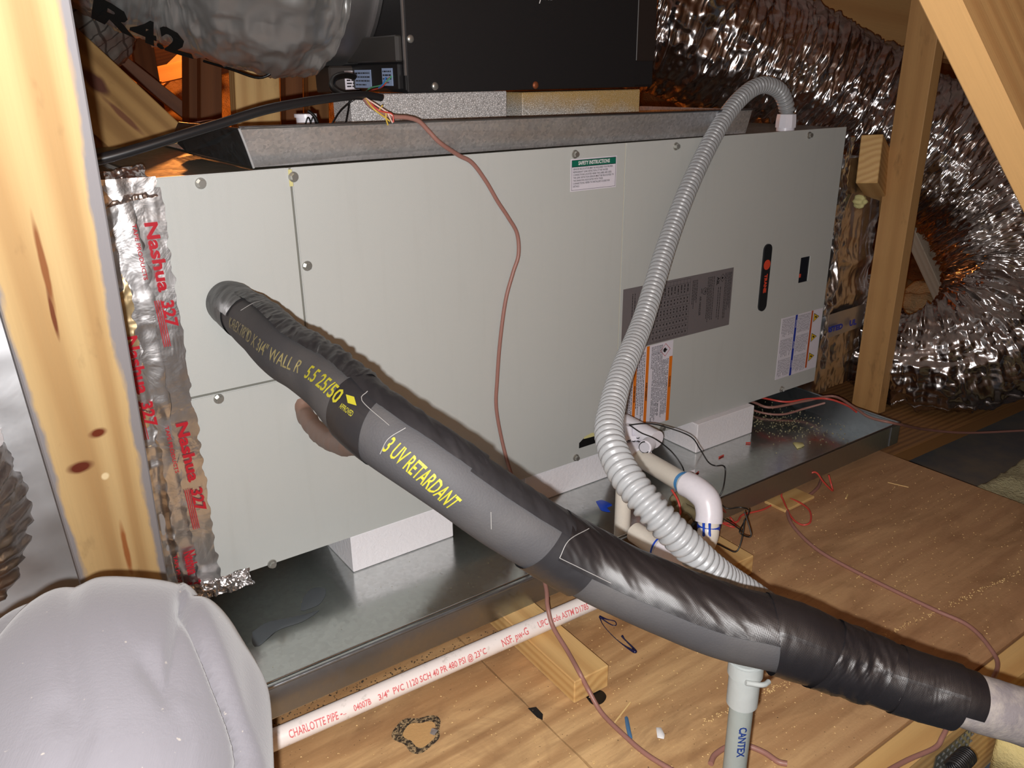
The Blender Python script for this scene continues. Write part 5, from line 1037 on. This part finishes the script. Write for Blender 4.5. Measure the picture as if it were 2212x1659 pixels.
def specks():
    # fine sawdust and grit: uncountable
    V=[];Fc=[]
    def add(x,y,z,s):
        k=len(V); a=r_.random()*6.28
        for j in range(3): V.append((x+math.cos(a+j*2.1)*s,y+math.sin(a+j*2.1)*s,z+.0002))
        V.append((x,y,z+s*.8)); Fc.extend([(k,k+1,k+3),(k+1,k+2,k+3),(k+2,k,k+3),(k,k+2,k+1)])
    for _ in range(1500):
        x=r_.uniform(-.1,1.38); y=r_.uniform(-.69,-.245); add(x,y,FZ,r_.uniform(.0005,.0016))
    for _ in range(420):
        t_=r_.random(); q=PZ(1520+ (2212-1520)*t_,1560-(1560-1230)*t_,FZ); 
        if q[0]<1.38: add(q[0]+r_.gauss(0,.003),q[1]+r_.gauss(0,.003),FZ,r_.uniform(.0006,.0018))
    o=mk('sawdust',V,Fc,M['chip']); tag(o,'fine sawdust scattered over the plywood deck','sawdust',None,'stuff')
    V.clear();Fc.clear()
    for _ in range(300):
        x=r_.uniform(0,1.37); y=r_.uniform(-.235,-.01); add(x,y,PZF,r_.uniform(.0003,.0008))
    for _ in range(500):
        x=r_.gauss(1.28,.05); y=r_.gauss(-.02,.07)+ (1.3-x)*.3
        if x<1.385 and -.23<y<.3: add(x,y,PZF,r_.uniform(.0006,.0022))
    o=mk('insulation_dust',V,Fc,M['wool']); tag(o,'pale insulation crumbs along the right side of the pan floor','dust',None,'stuff')
    V.clear();Fc.clear()
    for _ in range(420):
        t_=r_.random(); q=PZ(600+t_*560,1580-t_*225,FZ); add(q[0]+r_.gauss(0,.006),q[1]+r_.uniform(0,.035),FZ,r_.uniform(.0006,.002))
    for _ in range(150):
        add(r_.uniform(-.1,1.2),r_.uniform(-.69,-.245),FZ,r_.uniform(.0005,.0012))
    o=mk('dark_grit',V,Fc,plain('dark_grit_mat',(52,42,30),.9)); tag(o,'dark grit gathered between the pan and the white pipe','dirt',None,'stuff')
specks()

# ================= knee of the person =================
def person():
    t=thing('person','person squatting at the lower left, only a knee in grey knit trousers visible','person',(-.30,-.62,FZ))
    hip=np.array([-.44,-1.62,.33]); kn=PD(205,1560,.60)
    P=[hip,hip*.55+kn*.45+[0.02,0,-.05],PD(150,2080,.50),PD(185,1800,.545),PD(212,1612,.605),kn+[0.01,.035,-.062],kn+[-.01,.03,-.17],kn+[-.03,-.03,-.33],kn]
    P[-1]=np.array([kn[0]-.04,kn[1]-.06,FZ+.012])
    rad=[.118,.114,.112,.115,.119,.108,.090,.078,.070]
    S=Surf(P,rad,200,ref=(-.25,-.2,-1))
    folds=[]
    for pl,A,wd,flap in (([(405,1318),(432,1400),(470,1480),(502,1570),(516,1650)],.0075,.0055,.006),([(325,1440),(360,1500),(395,1570),(415,1645)],.0045,.0060,.0015),([(135,1530),(160,1590),(178,1650)],.0045,.0075,.001),([(255,1560),(285,1610),(300,1650)],.003,.0070,.001)):
        uv=[surf_pick(S,*q) for q in pl]; folds.append((np.array([(u,th%(2*math.pi)) for u,th in uv]),A,wd,flap))
    def disp(u,th,L):
        q=np.stack([u*3,np.cos(th)*2.2+4,np.sin(th)*2.2+8],1); out=fbm(q,2)*.005
        t2=th%(2*math.pi); X=np.stack([u,t2*.11],1)
        for pl,A,wd,flap in folds:
            Pq=np.stack([pl[:,0],pl[:,1]*.11],1); best=np.full(len(u),1e9); side=np.zeros(len(u)); end=np.zeros(len(u))
            for k in range(len(Pq)-1):
                a_,b_=Pq[k],Pq[k+1]; ab=b_-a_; tt=((X-a_)@ab)/(ab@ab); tc=np.clip(tt,0,1.0 if k<len(Pq)-2 else 2.5); dd=X-(a_+tc[:,None]*ab); d=np.linalg.norm(dd,axis=1)
                sd=np.sign(ab[0]*dd[:,1]-ab[1]*dd[:,0]); m_=d<best; side[m_]=sd[m_]; best[m_]=d[m_]
            ref_=surf_pick(S,560,1560); rp=np.array([ref_[0],(ref_[1]%(2*math.pi))*.11]); ab=Pq[-1]-Pq[0]; s0=np.sign(ab[0]*(rp-Pq[0])[1]-ab[1]*(rp-Pq[0])[0])
            out+= -A*np.exp(-(best/wd)**2)+flap*np.exp(-best/.03)*(side==s0)
        return out
    tube('trouser_leg',P,rad,M['cloth'],t,n=420,m=360,disp=disp,ref=(-.25,-.2,-1))
person()
settle()
